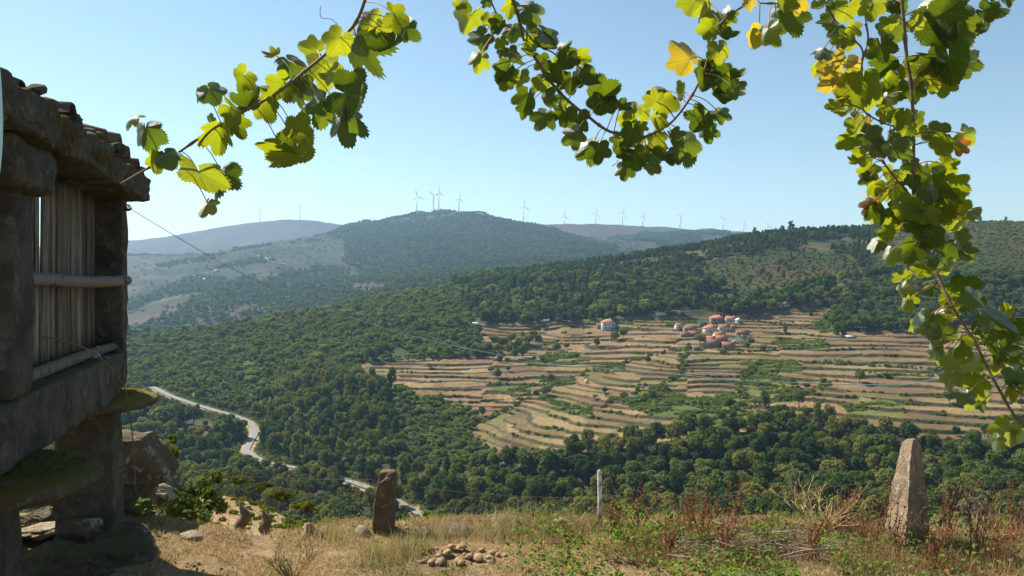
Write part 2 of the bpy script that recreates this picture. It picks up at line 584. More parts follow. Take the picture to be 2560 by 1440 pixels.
def rock_mesh(name, dims, seed, mat, sub=3, facets=9, rough=0.10, smooth=False):
    v, f = ico(sub)
    v = v.copy()
    r = np.random.default_rng(seed)
    for k in range(facets):
        n = r.normal(size=3); n /= np.linalg.norm(n)
        c = r.uniform(0.5, 0.85)
        d = v @ n - c
        v -= np.outer(np.clip(d, 0, None) * 0.9, n)
    v += (noise3(v * 2.2 + seed, seed) * rough)[:, None] * v
    v += (noise3(v * 7 + seed, seed + 5) * rough * 0.55)[:, None] * v
    v += (noise3(v * 17 + seed, seed + 8) * rough * 0.3)[:, None] * v
    v = v / np.abs(v).max(0)
    return make_mesh(name, v * (np.array(dims) / 2), f, mat, smooth)


def block_verts(center, half, axes, seed, rough=0.02, power=9, n=9, taper=None, freq=3.0):
    """rounded rough stone block; axes = 3 unit vectors"""
    v, f = cube_grid(n)
    v = v.copy()
    nrm = (np.abs(v) ** power).sum(1) ** (1.0 / power)
    v = v / nrm[:, None]
    if taper is not None:
        k = (v[:, 2] + 1) / 2
        v[:, 0] *= 1 + (taper - 1) * k; v[:, 1] *= 1 + (taper - 1) * k
    w = v * np.array(half)
    dirn = v / np.linalg.norm(v, axis=1)[:, None]
    w += dirn * (noise3(w * freq + seed * 1.37, seed) * rough)[:, None]
    w += dirn * (noise3(w * freq * 4 + seed * 2.1, seed + 9) * rough * 0.4)[:, None]
    A = np.array([list(a) for a in axes])
    return np.array(center) + w @ A, f


# ------------------------------------------------------------------ terrain: a height field over (x/y, y)
PROFILE = {   # column u: (distance, height) pairs of the bare ground
    -260: [(13, -9), (40, -16), (120, -48), (220, -78), (320, -98), (400, -98), (480, -92), (590, -84), (860, -62), (1000, -100), (1300, -130), (1500, -100), (1900, -60), (2300, 5), (2800, 60), (3300, 95), (3600, 85), (4200, 90), (5000, 215), (7000, 150)],
    310: [(13, -9), (40, -16), (120, -48), (220, -78), (320, -98), (400, -98), (480, -92), (590, -84), (850, -58), (1000, -100), (1300, -130), (1500, -98), (1900, -57), (2300, 11), (2800, 70), (3300, 108), (3600, 95), (4200, 100), (5000, 236), (7000, 150)],
    450: [(13, -7), (22, -8.0), (52, -12.8), (66, -24), (120, -48), (220, -80), (320, -99), (400, -99), (480, -95), (570, -84), (700, -66), (850, -51), (1000, -95), (1300, -120), (1500, -75), (1900, -33), (2300, 17), (2700, 68), (3100, 106), (3400, 98), (4000, 120), (5000, 291), (7000, 150)],
    600: [(13, -6.5), (20, -7.0), (60, -15.1), (72, -26), (120, -48), (220, -82), (320, -101), (400, -100), (455, -97), (523, -92.5), (550, -87), (700, -62), (820, -44), (950, -85), (1300, -110), (1500, -60), (1900, -19), (2300, 29), (2700, 88), (3000, 134), (3300, 125), (4000, 120), (5000, 375), (7000, 200)],
    680: [(13, -6.5), (20, -6.9), (52, -14.0), (66, -25), (120, -49), (220, -83), (320, -103), (400, -102), (450, -98), (500, -89), (600, -71), (800, -40), (850, -38), (1000, -75), (1300, -95), (1550, -54), (1950, -10), (2350, 41), (2700, 93), (3000, 150), (3300, 138), (4000, 135), (5000, 388), (7000, 220)],
    750: [(13, -6.5), (20, -6.8), (46, -12.9), (60, -23), (120, -50), (220, -84), (320, -105), (400, -103), (440, -99), (500, -85), (600, -67), (800, -37), (850, -35), (1000, -66), (1300, -80), (1600, -48), (2000, 0), (2400, 54), (2700, 98), (3000, 168), (3300, 150), (4000, 150), (5000, 398), (7000, 250)],
    850: [(13, -6.8), (20, -7.2), (33, -10.2), (46, -19), (120, -51), (220, -85), (310, -105), (398, -102), (450, -95), (530, -76), (630, -57), (800, -33), (880, -30), (950, -33), (1100, -46), (1400, -45), (1700, -28), (2100, 8), (2500, 66), (3000, 166), (3500, 225), (3800, 205), (4500, 220), (5000, 360), (7000, 250)],
    900: [(13, -8), (24, -13), (60, -28), (120, -52), (220, -86), (300, -105), (394, -101), (460, -92), (550, -72), (650, -52), (800, -29), (900, -25), (950, -26), (1100, -38), (1400, -25), (1700, -17), (2100, 10), (2500, 69), (3000, 166), (3500, 248), (3800, 225), (4500, 220), (5000, 335), (7000, 250)],
    1050: [(13, -9), (40, -20), (120, -54), (220, -88), (300, -108), (360, -104), (400, -97), (480, -84), (540, -68), (620, -58), (700, -43), (850, -21), (950, -15), (1000, -14), (1200, -24), (1700, 0), (2100, 34), (2500, 82), (3000, 181), (3400, 291), (3600, 286), (4200, 200), (5000, 250), (7000, 200)],
    1120: [(13, -9), (40, -20), (120, -54), (220, -90), (290, -108), (350, -103), (400, -95), (480, -83), (550, -67), (630, -57), (700, -43), (780, -31), (850, -19), (950, -8), (1000, -6), (1200, -16), (1700, 2), (2100, 36), (2500, 84), (3000, 190), (3380, 312), (3600, 300), (4500, 200), (7000, 200)],
    1200: [(13, -9), (40, -20), (120, -54), (220, -92), (280, -107), (340, -100), (400, -92), (480, -81), (560, -66), (640, -56), (700, -45), (780, -33), (850, -20), (950, -2), (1010, 1), (1200, -9), (1700, 5), (2100, 37), (2500, 88), (3000, 192), (3350, 291), (3600, 280), (4500, 200), (7000, 200)],
    1350: [(13, -9), (40, -20), (120, -54), (220, -92), (270, -105), (320, -97), (400, -86.5), (480, -77), (560, -66), (640, -55), (700, -45), (760, -34), (850, -12), (950, 8), (1020, 15), (1200, 5), (1700, 15), (2200, 44), (2700, 115), (3200, 214), (3400, 240), (3600, 225), (4400, 301), (5000, 250), (7000, 200)],
    1500: [(13, -9), (40, -20), (120, -54), (210, -90), (255, -103), (320, -93), (390, -83), (480, -71), (560, -60), (640, -50), (700, -41), (750, -33), (850, -8), (950, 14), (1030, 24), (1200, 12), (1700, 20), (2300, 58), (2800, 117), (3100, 152), (3300, 145), (3800, 210), (4400, 299), (5000, 260), (7000, 200)],
    1700: [(13, -9), (40, -20), (120, -54), (210, -90), (245, -100), (310, -90), (390, -79), (480, -66), (560, -54), (640, -44.5), (680, -38), (740, -30), (850, 0), (950, 28), (1040, 40), (1300, 20), (2500, 60), (3000, 120), (4400, 286), (5000, 260), (7000, 200)],
    1900: [(13, -9), (40, -20), (120, -54), (205, -90), (240, -98), (300, -88), (380, -78), (400, -75), (480, -64), (560, -54), (640, -44), (680, -38), (740, -26), (850, 10), (950, 42), (1050, 60), (1300, 40), (2500, 60), (4400, 264), (5000, 250), (7000, 200)],
    2150: [(13, -9), (40, -20), (120, -54), (200, -88), (232, -95), (290, -86), (360, -77), (390, -73), (480, -60), (560, -49), (600, -43.5), (660, -33), (740, -12), (850, 18), (950, 47), (1060, 68), (1300, 50), (4400, 200), (7000, 200)],
    2400: [(13, -9), (40, -20), (120, -54), (200, -88), (230, -95), (290, -86), (360, -77), (390, -72.5), (480, -58), (560, -46), (600, -41), (660, -28), (760, 2), (850, 32), (950, 62), (1060, 82), (1300, 70), (4400, 200), (7000, 200)],
    2560: [(13, -9), (40, -20), (120, -54), (200, -88), (230, -95), (290, -86), (360, -77), (390, -72), (480, -57), (560, -44), (600, -38), (660, -26), (760, 2), (850, 30), (950, 58), (1060, 80), (1300, 70), (4400, 200), (7000, 200)],
    2900: [(13, -9), (40, -20), (120, -54), (200, -88), (230, -95), (290, -86), (360, -77), (390, -71), (480, -55), (560, -41), (600, -35), (660, -23), (760, 4), (850, 30), (950, 56), (1060, 78), (1300, 70), (4400, 200), (7000, 200)],
}
ROAD = [(380, 968, 605), (430, 992, 575), (520, 1022, 547), (585, 1040, 530), (622, 1058, 515), (637, 1082, 495), (622, 1112, 465), (618, 1130, 450), (650, 1152, 432), (700, 1163, 428), (745, 1172, 424), (820, 1190, 408), (895, 1211, 394), (960, 1240, 378), (1020, 1270, 363), (1070, 1297, 346)]
ROADP = [P(*r) for r in ROAD]
ROADC = spline(ROADP, 10)

S_MIN, S_MAX, NC = -0.74, 0.80, 600
svals = np.linspace(S_MIN, S_MAX, NC)
dvals = np.concatenate([np.geomspace(13, 370, 150), np.linspace(370, 715, 440)[1:], np.geomspace(715, 7000, 230)[1:]])
NR = len(dvals)
lg = np.log(dvals)
cols_u = np.array(sorted(PROFILE))
cz = np.array([np.interp(lg, np.log([p[0] for p in PROFILE[u]]), [p[1] for p in PROFILE[u]]) for u in cols_u])   # (ncol, NR)
ucol = CX + svals * F


def smooth1(a, k, axis):
    if k < 1:
        return a
    w = np.exp(-0.5 * (np.arange(-3 * k, 3 * k + 1) / k) ** 2); w /= w.sum()
    pad = [(0, 0), (0, 0)]; pad[axis] = (3 * k, 3 * k)
    b = np.pad(a, pad, mode='edge')
    return np.apply_along_axis(lambda r: np.convolve(r, w, 'valid'), axis, b)


Z = np.empty((NR, NC))
for i in range(NR):
    Z[i] = np.interp(ucol, cols_u, cz[:, i])
Z = smooth1(Z, 9, 1)
fine = (dvals > 370) & (dvals < 715)
Zs = smooth1(Z, 3, 0); Zf = smooth1(Z, 10, 0)
Z = np.where(fine[:, None], Zf, Zs)
S2, D2 = np.meshgrid(svals, dvals)
X2, Y2 = S2 * D2, D2
bank = np.clip((CX + S2 * F - 1130) / 150, 0, 1) * np.where(D2 < 345, np.exp(-((D2 - 345) / 45) ** 2), np.clip((388 - D2) / 43, 0, 1))
Z -= 9.5 * bank
far = np.clip((D2 - 800) / 1800, 0, 1)
Z += fbm(X2 / 60, Y2 / 60, 3) * np.clip((D2 - 60) / 200, 0, 1) * 2.2 * np.where(fine[:, None], 0.55, 1.0)
Z += fbm(X2 / 420, Y2 / 420, 5, 5) * far * 34 * np.clip((5200 - D2) / 800 + 0.25, 0.25, 1)
Z += fbm(X2 / 130, Y2 / 130, 8, 4) * far * 10
# level the roadbed
rp = np.array([p[:] for p in ROADC])
sel = (D2 > 330) & (D2 < 620) & (S2 < 0)
px, py = X2[sel], Y2[sel]
best = np.full(px.shape, 1e9); bz = np.zeros(px.shape)
for a, b in zip(rp[:-1], rp[1:]):
    dx, dy = b[0] - a[0], b[1] - a[1]
    t = np.clip(((px - a[0]) * dx + (py - a[1]) * dy) / (dx * dx + dy * dy + 1e-9), 0, 1)
    dd = np.hypot(px - a[0] - t * dx, py - a[1] - t * dy)
    m = dd < best
    best[m] = dd[m]; bz[m] = (a[2] + t * (b[2] - a[2]))[m]
wgt = np.clip(1 - (best - 6.5) / 14, 0, 1); wgt = wgt * wgt * (3 - 2 * wgt)
zz = Z[sel]; Z[sel] = zz * (1 - wgt) + (bz - 0.25) * wgt
ROADD = np.full(Z.shape, 1e9); ROADD[sel] = best

U2 = CX + S2 * F
V2 = HY - Z / D2 * F

# ---- terraces: stepped fields with dry-stone walls
TERR = [(905, 912), (1000, 898), (1238, 892), (1205, 850), (1168, 790), (1150, 740), (1178, 735), (1215, 775), (1290, 800), (1330, 812), (1500, 792), (1640, 790), (1760, 792), (1880, 792), (1990, 772), (2070, 770), (2085, 828), (2300, 832), (2470, 800), (2960, 790), (2960, 1108), (2300, 1100), (2010, 1062), (1700, 1095), (1600, 1115), (1440, 1130), (1320, 1165), (1255, 1160), (1170, 1078), (1210, 1050), (1100, 1000), (985, 968), (905, 945)]
# fields with their own lie of the land: polygon, tilt of the terraces, step height, phase
FIELDS = [([(1165, 1078), (1340, 985), (1470, 925), (1600, 940), (1590, 1040), (1520, 1085), (1440, 1130), (1320, 1170), (1250, 1165)], 0.055, 2.15, 0.3),
          ([(1470, 925), (1640, 888), (1720, 870), (1720, 1000), (1590, 1040), (1600, 940)], 0.045, 2.2, 0.55),
          ([(905, 912), (1240, 892), (1240, 970), (985, 970)], -0.02, 2.1, 0.1),
          ([(1240, 885), (1480, 830), (1700, 850), (1640, 888), (1470, 925), (1340, 985), (1200, 1010)], -0.015, 2.7, 0.7),
          ([(1150, 735), (1330, 812), (1420, 850), (1240, 885), (1160, 820)], 0.03, 2.3, 0.2)]
terr = in_poly(U2, V2, TERR) & (D2 > 372) & (D2 < 714)
tilt = np.zeros(Z.shape); stp = np.where(U2 > 1950, 2.55, 2.2); pha = np.zeros(Z.shape)
for poly, tl, st, ph in FIELDS:
    m = in_poly(U2, V2, poly)
    tilt[m] = tl; stp[m] = st; pha[m] = ph
warp = fbm(X2 / 60, Y2 / 34, 21, 3) * 2.4 + fbm(X2 / 11, Y2 / 9, 22, 2) * 0.3
stp = stp * (1 + 0.16 * fbm(X2 / 130, Y2 / 110, 35, 2))
q = (Z + 88 + warp + tilt * X2) / stp + pha
fl = np.floor(q); fr = q - fl
wall_h = 0.76 + 0.3 * (vnoise(X2 / 30, fl * 3.3, 31) - 0.5)
wall_h = np.where(vnoise(X2 / 24 + fl * 7.7, fl * 2.9, 33) < 0.3, wall_h * 0.4, wall_h)
rise = np.clip((fr - 0.84) / 0.16, 0, 1)
zt = (fl + (1 - wall_h) * np.clip(fr / 0.84, 0, 1) + wall_h * rise - pha) * stp - 88 - tilt * X2 - warp * 0.55
Zbase = Z.copy()
blendm = smooth1(smooth1(terr.astype(float), 2, 1), 3, 0)
Z = np.where(terr, zt * blendm + Z * (1 - blendm), Z)
riser = terr & (rise > 0.02)
V2 = HY - Z / D2 * F
VB = HY - Zbase / D2 * F

# ---- what grows where (all masks in the same frame as the height field)
SPUR = [(300, 850), (600, 795), (860, 740), (1010, 712), (1160, 720), (1180, 800), (1235, 890), (905, 905), (905, 945), (990, 975), (1010, 1000), (1000, 1190), (760, 1190), (650, 1165), (640, 1060), (520, 1010), (400, 985), (300, 960)]
HEATH_R = [(1740, 665), (1850, 640), (2000, 625), (2110, 635), (2170, 690), (2060, 720), (1950, 735), (1830, 735), (1760, 710)]
HEATH_RR = [(2200, 600), (2330, 570), (2460, 545), (2700, 545), (2900, 545), (2900, 690), (2400, 690), (2260, 680), (2150, 690)]
DARKWOOD_R = [(2020, 790), (2080, 730), (2250, 690), (2420, 690), (2960, 690), (2960, 785), (2470, 795), (2310, 828), (2090, 826)]
RIDGE = [(1160, 705), (1250, 655), (1540, 620), (1800, 570), (1990, 545), (2200, 545), (2200, 700), (2060, 790), (1990, 770), (1880, 790), (1500, 790), (1330, 810), (1290, 798), (1215, 772), (1180, 735)]
SCRUB = [(990, 975), (1100, 1000), (1210, 1050), (1170, 1080), (1255, 1165), (1100, 1190), (1000, 1170), (985, 1040)]
MOUNT_F = [(870, 605), (960, 575), (1040, 558), (1150, 535), (1230, 548), (1300, 566), (1420, 588), (1545, 618), (1545, 640), (1380, 660), (1180, 700), (1020, 700), (860, 690), (700, 700), (690, 670), (860, 650)]
PLOT = [(470, 1380), (500, 1225), (545, 1195), (600, 1195), (690, 1225), (790, 1265), (860, 1312), (880, 1380)]
GREENF = [[(1850, 905), (1990, 900), (2005, 925), (1900, 955), (1850, 940)], [(1890, 842), (2060, 845), (2080, 870), (1960, 868)], [(1540, 1000), (1650, 965), (1790, 1010), (1790, 1050), (1640, 1045)], [(1310, 905), (1370, 880), (1480, 885), (1470, 905), (1330, 920)], [(1210, 955), (1330, 960), (1330, 980), (1250, 985)], [(1500, 905), (1560, 905), (1560, 925), (1500, 925)], [(1330, 940), (1440, 945), (1430, 965), (1370, 965)], [(1850, 940), (2000, 950), (2000, 1000), (1860, 1010)], [(1340, 990), (1480, 1010), (1480, 1040), (1400, 1020)], [(2120, 1000), (2260, 985), (2260, 1050), (2120, 1040)], [(1700, 1000), (1850, 975), (1900, 1060), (1720, 1075)], [(2030, 800), (2110, 770), (2120, 830), (2040, 825)], [(1650, 800), (1760, 795), (1750, 815), (1650, 815)]]


FARBARE = [[(300, 700), (430, 668), (520, 650), (560, 662), (480, 690), (380, 735), (300, 760)], [(545, 715), (580, 690), (640, 658), (740, 668), (690, 690), (640, 712)], [(650, 652), (760, 610), (860, 600), (860, 650), (740, 662)], [(300, 795), (380, 755), (470, 720), (510, 735), (420, 790), (330, 830)], [(540, 790), (600, 765), (650, 770), (600, 792)], [(480, 640), (640, 600), (830, 568), (870, 590), (760, 612), (600, 635)], [(870, 715), (930, 708), (1000, 712), (940, 730), (880, 730)]]


def cover(u, v, d, x, y):
    """0 bare, 1 oak wood, 2 scrubby spur, 3 pine ridge, 4 sparse heath, 5 dark wood, 6 scrub, 7 far forest, 8 terraces"""
    c = np.zeros(np.shape(u), int)
    near = (d > 95) & (d < 470)
    c[near] = 1
    c[(d >= 470) & (d < 1350)] = 3
    c[in_poly(u, v, SPUR) & (d > 425) & (d < 1200)] = 2
    c[in_poly(u, v, RIDGE) & (d > 600)] = 3
    c[in_poly(u, v, HEATH_R) & (d > 600)] = 4
    c[in_poly(u, v, HEATH_RR) & (d > 600)] = 4
    c[in_poly(u, v, DARKWOOD_R) & (d > 560)] = 5
    c[in_poly(u, v, SCRUB) & (d > 350)] = 6
    n = fbm(x / 300, y / 420, 41, 5)
    f = d >= 1350
    c[f] = np.where(n[f] > -0.03, 7, 0)
    c[f & in_poly(u, v, MOUNT_F)] = 7
    uw = u + 90 * fbm(x / 160, y / 220, 45, 4) - (v - 640) * 0.8
    c[f & (uw < 880) & (v < 700)] = 0
    c[f & (uw < 880) & (v < 700) & (fbm(x / 260, y / 150, 44, 4) > 0.13)] = 7
    c[f & (u < 1250) & (v > 695)] = 7
    nb = fbm(x / 120, y / 160, 43, 3)
    for poly in FARBARE:
        c[f & in_poly(u, v, poly) & (nb < 0.25)] = 0
    c[d > 3900] = 0
    c[in_poly(u, v, PLOT) & (d < 70)] = 0
    c[in_poly(u, v, TERR) & (d > 372) & (d < 714)] = 8
    return c


COV = cover(U2, VB, D2, X2, Y2)
col = np.zeros((NR, NC, 3))
n_a = fbm(X2 / 90, Y2 / 90, 51, 4); n_b = fbm(X2 / 25, Y2 / 25, 52, 4); n_c = fbm(X2 / 600, Y2 / 500, 53, 4)


def mixc(a, b, t):
    t = np.clip(t, 0, 1)[..., None]
    return np.array(a) * (1 - t) + np.array(b) * t


heath = mixc((0.11, 0.08, 0.046), (0.062, 0.07, 0.026), n_a * 1.6 + 0.5)
heath = mixc(heath, (0.20, 0.155, 0.11), (n_b - 0.2) * 2.5)
farheath = mixc((0.07, 0.05, 0.034), (0.034, 0.042, 0.018), n_c * 2.2 + 0.46 + n_a * 0.5)
farheath = mixc(farheath, (0.10, 0.075, 0.056), (n_a - 0.2) * 2.2)
col[:] = heath
m = D2 > 1350; col[m] = farheath[m]
floor = mixc((0.03, 0.04, 0.017), (0.06, 0.06, 0.03), n_b * 1.5 + 0.4)
for k in (1, 5, 7): m = COV == k; col[m] = floor[m]
spur = mixc((0.05, 0.075, 0.022), (0.075, 0.085, 0.03), n_b * 1.6 + 0.35)
for k in (2, 6): m = COV == k; col[m] = spur[m]
ridge = mixc((0.05, 0.058, 0.024), (0.13, 0.09, 0.055), n_b * 2.0 + 0.25)
m = COV == 3; col[m] = ridge[m]
hr = mixc((0.042, 0.052, 0.017), (0.082, 0.05, 0.026), n_a * 1.8 + n_b * 0.9 + 0.34)
m = COV == 4; col[m] = hr[m]
tread = mixc((0.235, 0.145, 0.082), (0.165, 0.10, 0.058), n_b * 2.0 + 0.5)
fieldn = vnoise(fl * 0.77 + 3, np.floor(X2 / 46 + 0.35 * fl), 61)
tread = mixc(tread, (0.14, 0.135, 0.05), np.where(fieldn > 0.8, 0.6, 0.0) + (n_a - 0.2) * 2)
tread = mixc(tread, (0.29, 0.195, 0.098), np.where(fieldn < 0.2, 0.6, 0.0))
tread = mixc(tread, (0.16, 0.095, 0.055), np.where((fieldn > 0.45) & (fieldn < 0.55), 0.6, 0.0))
m = COV == 8; col[m] = tread[m]
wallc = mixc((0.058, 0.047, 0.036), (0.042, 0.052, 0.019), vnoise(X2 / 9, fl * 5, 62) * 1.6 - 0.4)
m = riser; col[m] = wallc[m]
GREEN = np.zeros(Z.shape, bool)
for g in GREENF:
    GREEN |= in_poly(U2, VB, g) & (COV == 8)
gc = mixc((0.085, 0.11, 0.028), (0.16, 0.14, 0.045), n_b * 1.5 + 0.5)
m = GREEN & ~riser; col[m] = gc[m]
plotm = in_poly(U2, VB, PLOT) & (D2 < 75)
pc = mixc((0.27, 0.18, 0.10), (0.19, 0.15, 0.065), n_b * 0 + fbm(X2 / 2, Y2 / 2, 77, 3) * 1.6 + 0.3)
col[plotm] = pc[plotm]
m = (D2 < 95) & ~plotm
col[m] = mixc((0.10, 0.10, 0.035), (0.2, 0.16, 0.07), fbm(X2 / 3, Y2 / 3, 78, 3) + 0.4)[m]
m = ROADD < 3.6
col[m] = np.array((0.36, 0.26, 0.15))

verts = np.stack([X2, Y2, Z], -1).reshape(-1, 3)
idx = np.arange(NR * NC).reshape(NR, NC)
quads = np.stack([idx[:-1, :-1], idx[:-1, 1:], idx[1:, 1:], idx[1:, :-1]], -1).reshape(-1, 4)
terrain = add('valley_terrain', make_mesh('valley_terrain', verts, quads, 'terrain', True, {'ground_colour': col.reshape(-1, 3)}))
terrain.data.polygons.foreach_set('use_smooth', ~((riser.reshape(-1)[quads].any(1))))
tag(terrain, kind='structure', label='terraced valley and hills rising to far mountains', cat='hills')


def zat(s, d):
    fi = np.interp(d, dvals, np.arange(NR)); fj = (np.asarray(s) - S_MIN) / (S_MAX - S_MIN) * (NC - 1)
    i = np.clip(np.floor(fi).astype(int), 0, NR - 2); j = np.clip(np.floor(fj).astype(int), 0, NC - 2)
    a = fi - i; b = fj - j
    return (Z[i, j] * (1 - a) * (1 - b) + Z[i + 1, j] * a * (1 - b) + Z[i, j + 1] * (1 - a) * b + Z[i + 1, j + 1] * a * b)


HOR = np.minimum.accumulate(np.where(D2 < 16, 1335.0, V2), axis=0)      # lowest row already covered by nearer ground


def hor_before(s, d):
    fi = np.interp(d * 0.985, dvals, np.arange(NR)).astype(int); fj = np.clip(((np.asarray(s) - S_MIN) / (S_MAX - S_MIN) * (NC - 1)).astype(int), 0, NC - 1)
    return HOR[fi, fj]


def hit(u, v, dmin=200, dmax=6500):
    """ground point seen at (u, v)"""
    s = (u - CX) / F
    j = int(round((s - S_MIN) / (S_MAX - S_MIN) * (NC - 1)))
    ok = (dvals >= dmin) & (dvals <= dmax)
    r = np.where(ok & (VB[:, j] <= v))[0]
    i = r[0] if len(r) else np.where(ok)[0][-1]
    d = float(dvals[i])
    return Vector((s * d, d, float(zat(s, d))))


# ---- roads
def strip(name, pts, width, mat, lift):
    pts = [Vector(p) for p in pts]
    vs = []; fs = []
    for i, p in enumerate(pts):
        t = pts[min(i + 1, len(pts) - 1)] - pts[max(i - 1, 0)]
        t.z = 0; t.normalize()
        nrm = Vector((-t.y, t.x, 0))
        for k in (-0.5, 0.5):
            vs.append(p + nrm * width * k + Vector((0, 0, lift)))
    for i in range(len(pts) - 1):
        fs.append((2 * i, 2 * i + 2, 2 * i + 3, 2 * i + 1))
    return add(name, make_mesh(name, vs, fs, mat))


tag(strip('valley_road', ROADC, 3.8, 'road', 0.35), kind='structure', label='pale road winding along the foot of the wooded spur', cat='road')
trk = [(645, 641), (662, 648), (672, 650), (674, 657), (690, 661), (722, 665)]
trp = [hit(u, v, 1400) + Vector((0, 0, 2.5)) for u, v in trk]
tag(strip('mountain_track', trp, 11, 'road', 0), kind='structure', label='pale track on the brown slope above the far hamlet', cat='track')
trk = [(1335, 801), (1400, 804), (1450, 807), (1490, 808)]
tag(strip('village_lane', spline([hit(u, v, 400, 800) + Vector((0, 0, 0.9)) for u, v in trk], 6), 3.2, 'road', 0), kind='structure', label='pale lane leading to the tall house on the terraces', cat='lane')
trk = [(1142, 738), (1165, 744), (1185, 751), (1200, 757)]
tag(strip('hill_lane', spline([hit(u, v, 400, 1000) + Vector((0, 0, 1.2)) for u, v in trk], 6), 3.5, 'road', 0), kind='structure', label='short pale lane above the top left terraces', cat='lane')


# ------------------------------------------------------------------ trees
def quad_cloud(centers, normals, size, rng):
    n = len(centers)
    r = rng.normal(size=(n, 3))
    t = np.cross(normals, r); t /= np.linalg.norm(t, axis=1)[:, None] + 1e-9
    b = np.cross(normals, t)
    s = size * rng.uniform(0.6, 1.35, n)
    a = t * s[:, None] * 0.5; c = b * (s * rng.uniform(0.6, 1.0, n))[:, None] * 0.5
    # a kinked quad: two triangles that do not lie in one plane
    k = normals * (s * rng.uniform(-0.25, 0.25, n))[:, None]
    v = np.stack([centers - a - c, centers + a - c + k, centers + a + c, centers - a + c + k], 1).reshape(-1, 3)
    f = np.arange(4 * n).reshape(n, 4)
    return v, f


def crown_points(kind, n, rng):
    if kind == 'oak':
        nl = 20
        d = rng.normal(size=(nl, 3)); d /= np.linalg.norm(d, axis=1)[:, None]
        L = d * np.array([0.27, 0.27, 0.22]) * rng.uniform(0.45, 1.08, nl)[:, None] + np.array([0, 0, 0.60])
        R = rng.uniform(0.10, 0.185, nl)
    elif kind == 'tall':
        nl = 20
        t = np.linspace(0.22, 0.92, nl)
        d = rng.normal(size=(nl, 3)); d /= np.linalg.norm(d, axis=1)[:, None]
        w = 0.17 * np.sin(np.pi * np.clip((t - 0.05) / 1.02, 0, 1)) ** 0.8
        L = np.stack([d[:, 0] * w, d[:, 1] * w, t], 1)
        R = rng.uniform(0.075, 0.125, nl)
    elif kind == 'pine':
        nl = 16
        t = np.linspace(0.42, 0.95, nl)
        w = 0.17 * (1.05 - t) ** 0.5
        an = rng.uniform(0, 6.283, nl)
        L = np.stack([np.cos(an) * w, np.sin(an) * w, t], 1)
        R = rng.uniform(0.06, 0.11, nl) * (1.25 - 0.5 * t)
    elif kind == 'cypress':
        nl = 14
        t = np.linspace(0.1, 0.93, nl)
        w = 0.05 * np.ones(nl)
        an = rng.uniform(0, 6.283, nl)
        L = np.stack([np.cos(an) * w, np.sin(an) * w, t], 1)
        R = 0.15 * np.sin(np.pi * np.clip(t * 0.72 + 0.22, 0, 1)) * rng.uniform(0.8, 1.1, nl)
    else:    # shrub
        nl = 12
        d = rng.normal(size=(nl, 3)); d /= np.linalg.norm(d, axis=1)[:, None]
        L = np.abs(d) * np.array([0, 0, 0.42]) + d * np.array([0.42, 0.42, 0.0]) * rng.uniform(0.4, 1, nl)[:, None] + np.array([0, 0, 0.12])
        R = rng.uniform(0.2, 0.34, nl)
    w = R ** 2 / (R ** 2).sum()
    k = rng.choice(nl, n, p=w)
    o = rng.normal(size=(n, 3)); o[:, 2] += 0.25
    o /= np.linalg.norm(o, axis=1)[:, None]
    c = L[k] + o * (R[k] * rng.uniform(0.72, 1.06, n))[:, None]
    keep = np.ones(n, bool)
    for i in range(nl):
        keep &= (np.linalg.norm((c - L[i]), axis=1) > R[i] * 0.62)
    c, o = c[keep], o[keep]
    c[:, 2] = np.maximum(c[:, 2], 0.02)
    nn = o + rng.normal(size=o.shape) * 0.45
    nn /= np.linalg.norm(nn, axis=1)[:, None]
    return c, nn, L, R


TREES = {}
PROTO = {}


def tree_kind(key, kind, fol, n, size, seed, trunk=True):
    rng = np.random.default_rng(seed)
    c, nn, L, R = crown_points(kind, n, rng)
    v, f = quad_cloud(c, nn, size, rng)
    crown = make_mesh(key + '_crown', v, f, fol)
    mb = MB()
    if trunk:
        top = 0.75 if kind in ('tall', 'pine', 'cypress') else 0.5
        r0 = 0.022 if kind in ('tall', 'pine', 'cypress') else 0.03
        mb.tube([(0, 0, -0.06), (0.01, 0, 0.2), (0, 0.01, top)], [r0, r0 * 0.8, r0 * 0.35], 6)
        for i in range(0, len(L), 4):
            l = Vector(L[i])
            mb.tube([(0, 0, min(l.z * 0.55, top * 0.8)), l * 0.6 + Vector((0, 0, l.z * 0.25)), l], [r0 * 0.45, r0 * 0.3, r0 * 0.1], 4)
    else:
        for i in range(0, len(L), 3):
            mb.tube([(0, 0, -0.02), Vector(L[i])], [0.02, 0.008], 4)
    trunk_me = make_mesh(key + '_trunk', mb.v, mb.f, 'bark')
    tv = np.array(mb.v); nt = len(mb.f)
    allv = np.concatenate([v, tv]); faces = [tuple(q) for q in f.tolist()] + [tuple(i + len(v) for i in q) for q in mb.f]
    both = make_mesh(key, allv, faces, None, mats=[fol, 'bark'], midx=[0] * len(f) + [1] * nt)
    TREES[key] = (crown, trunk_me)
    PROTO[key] = both


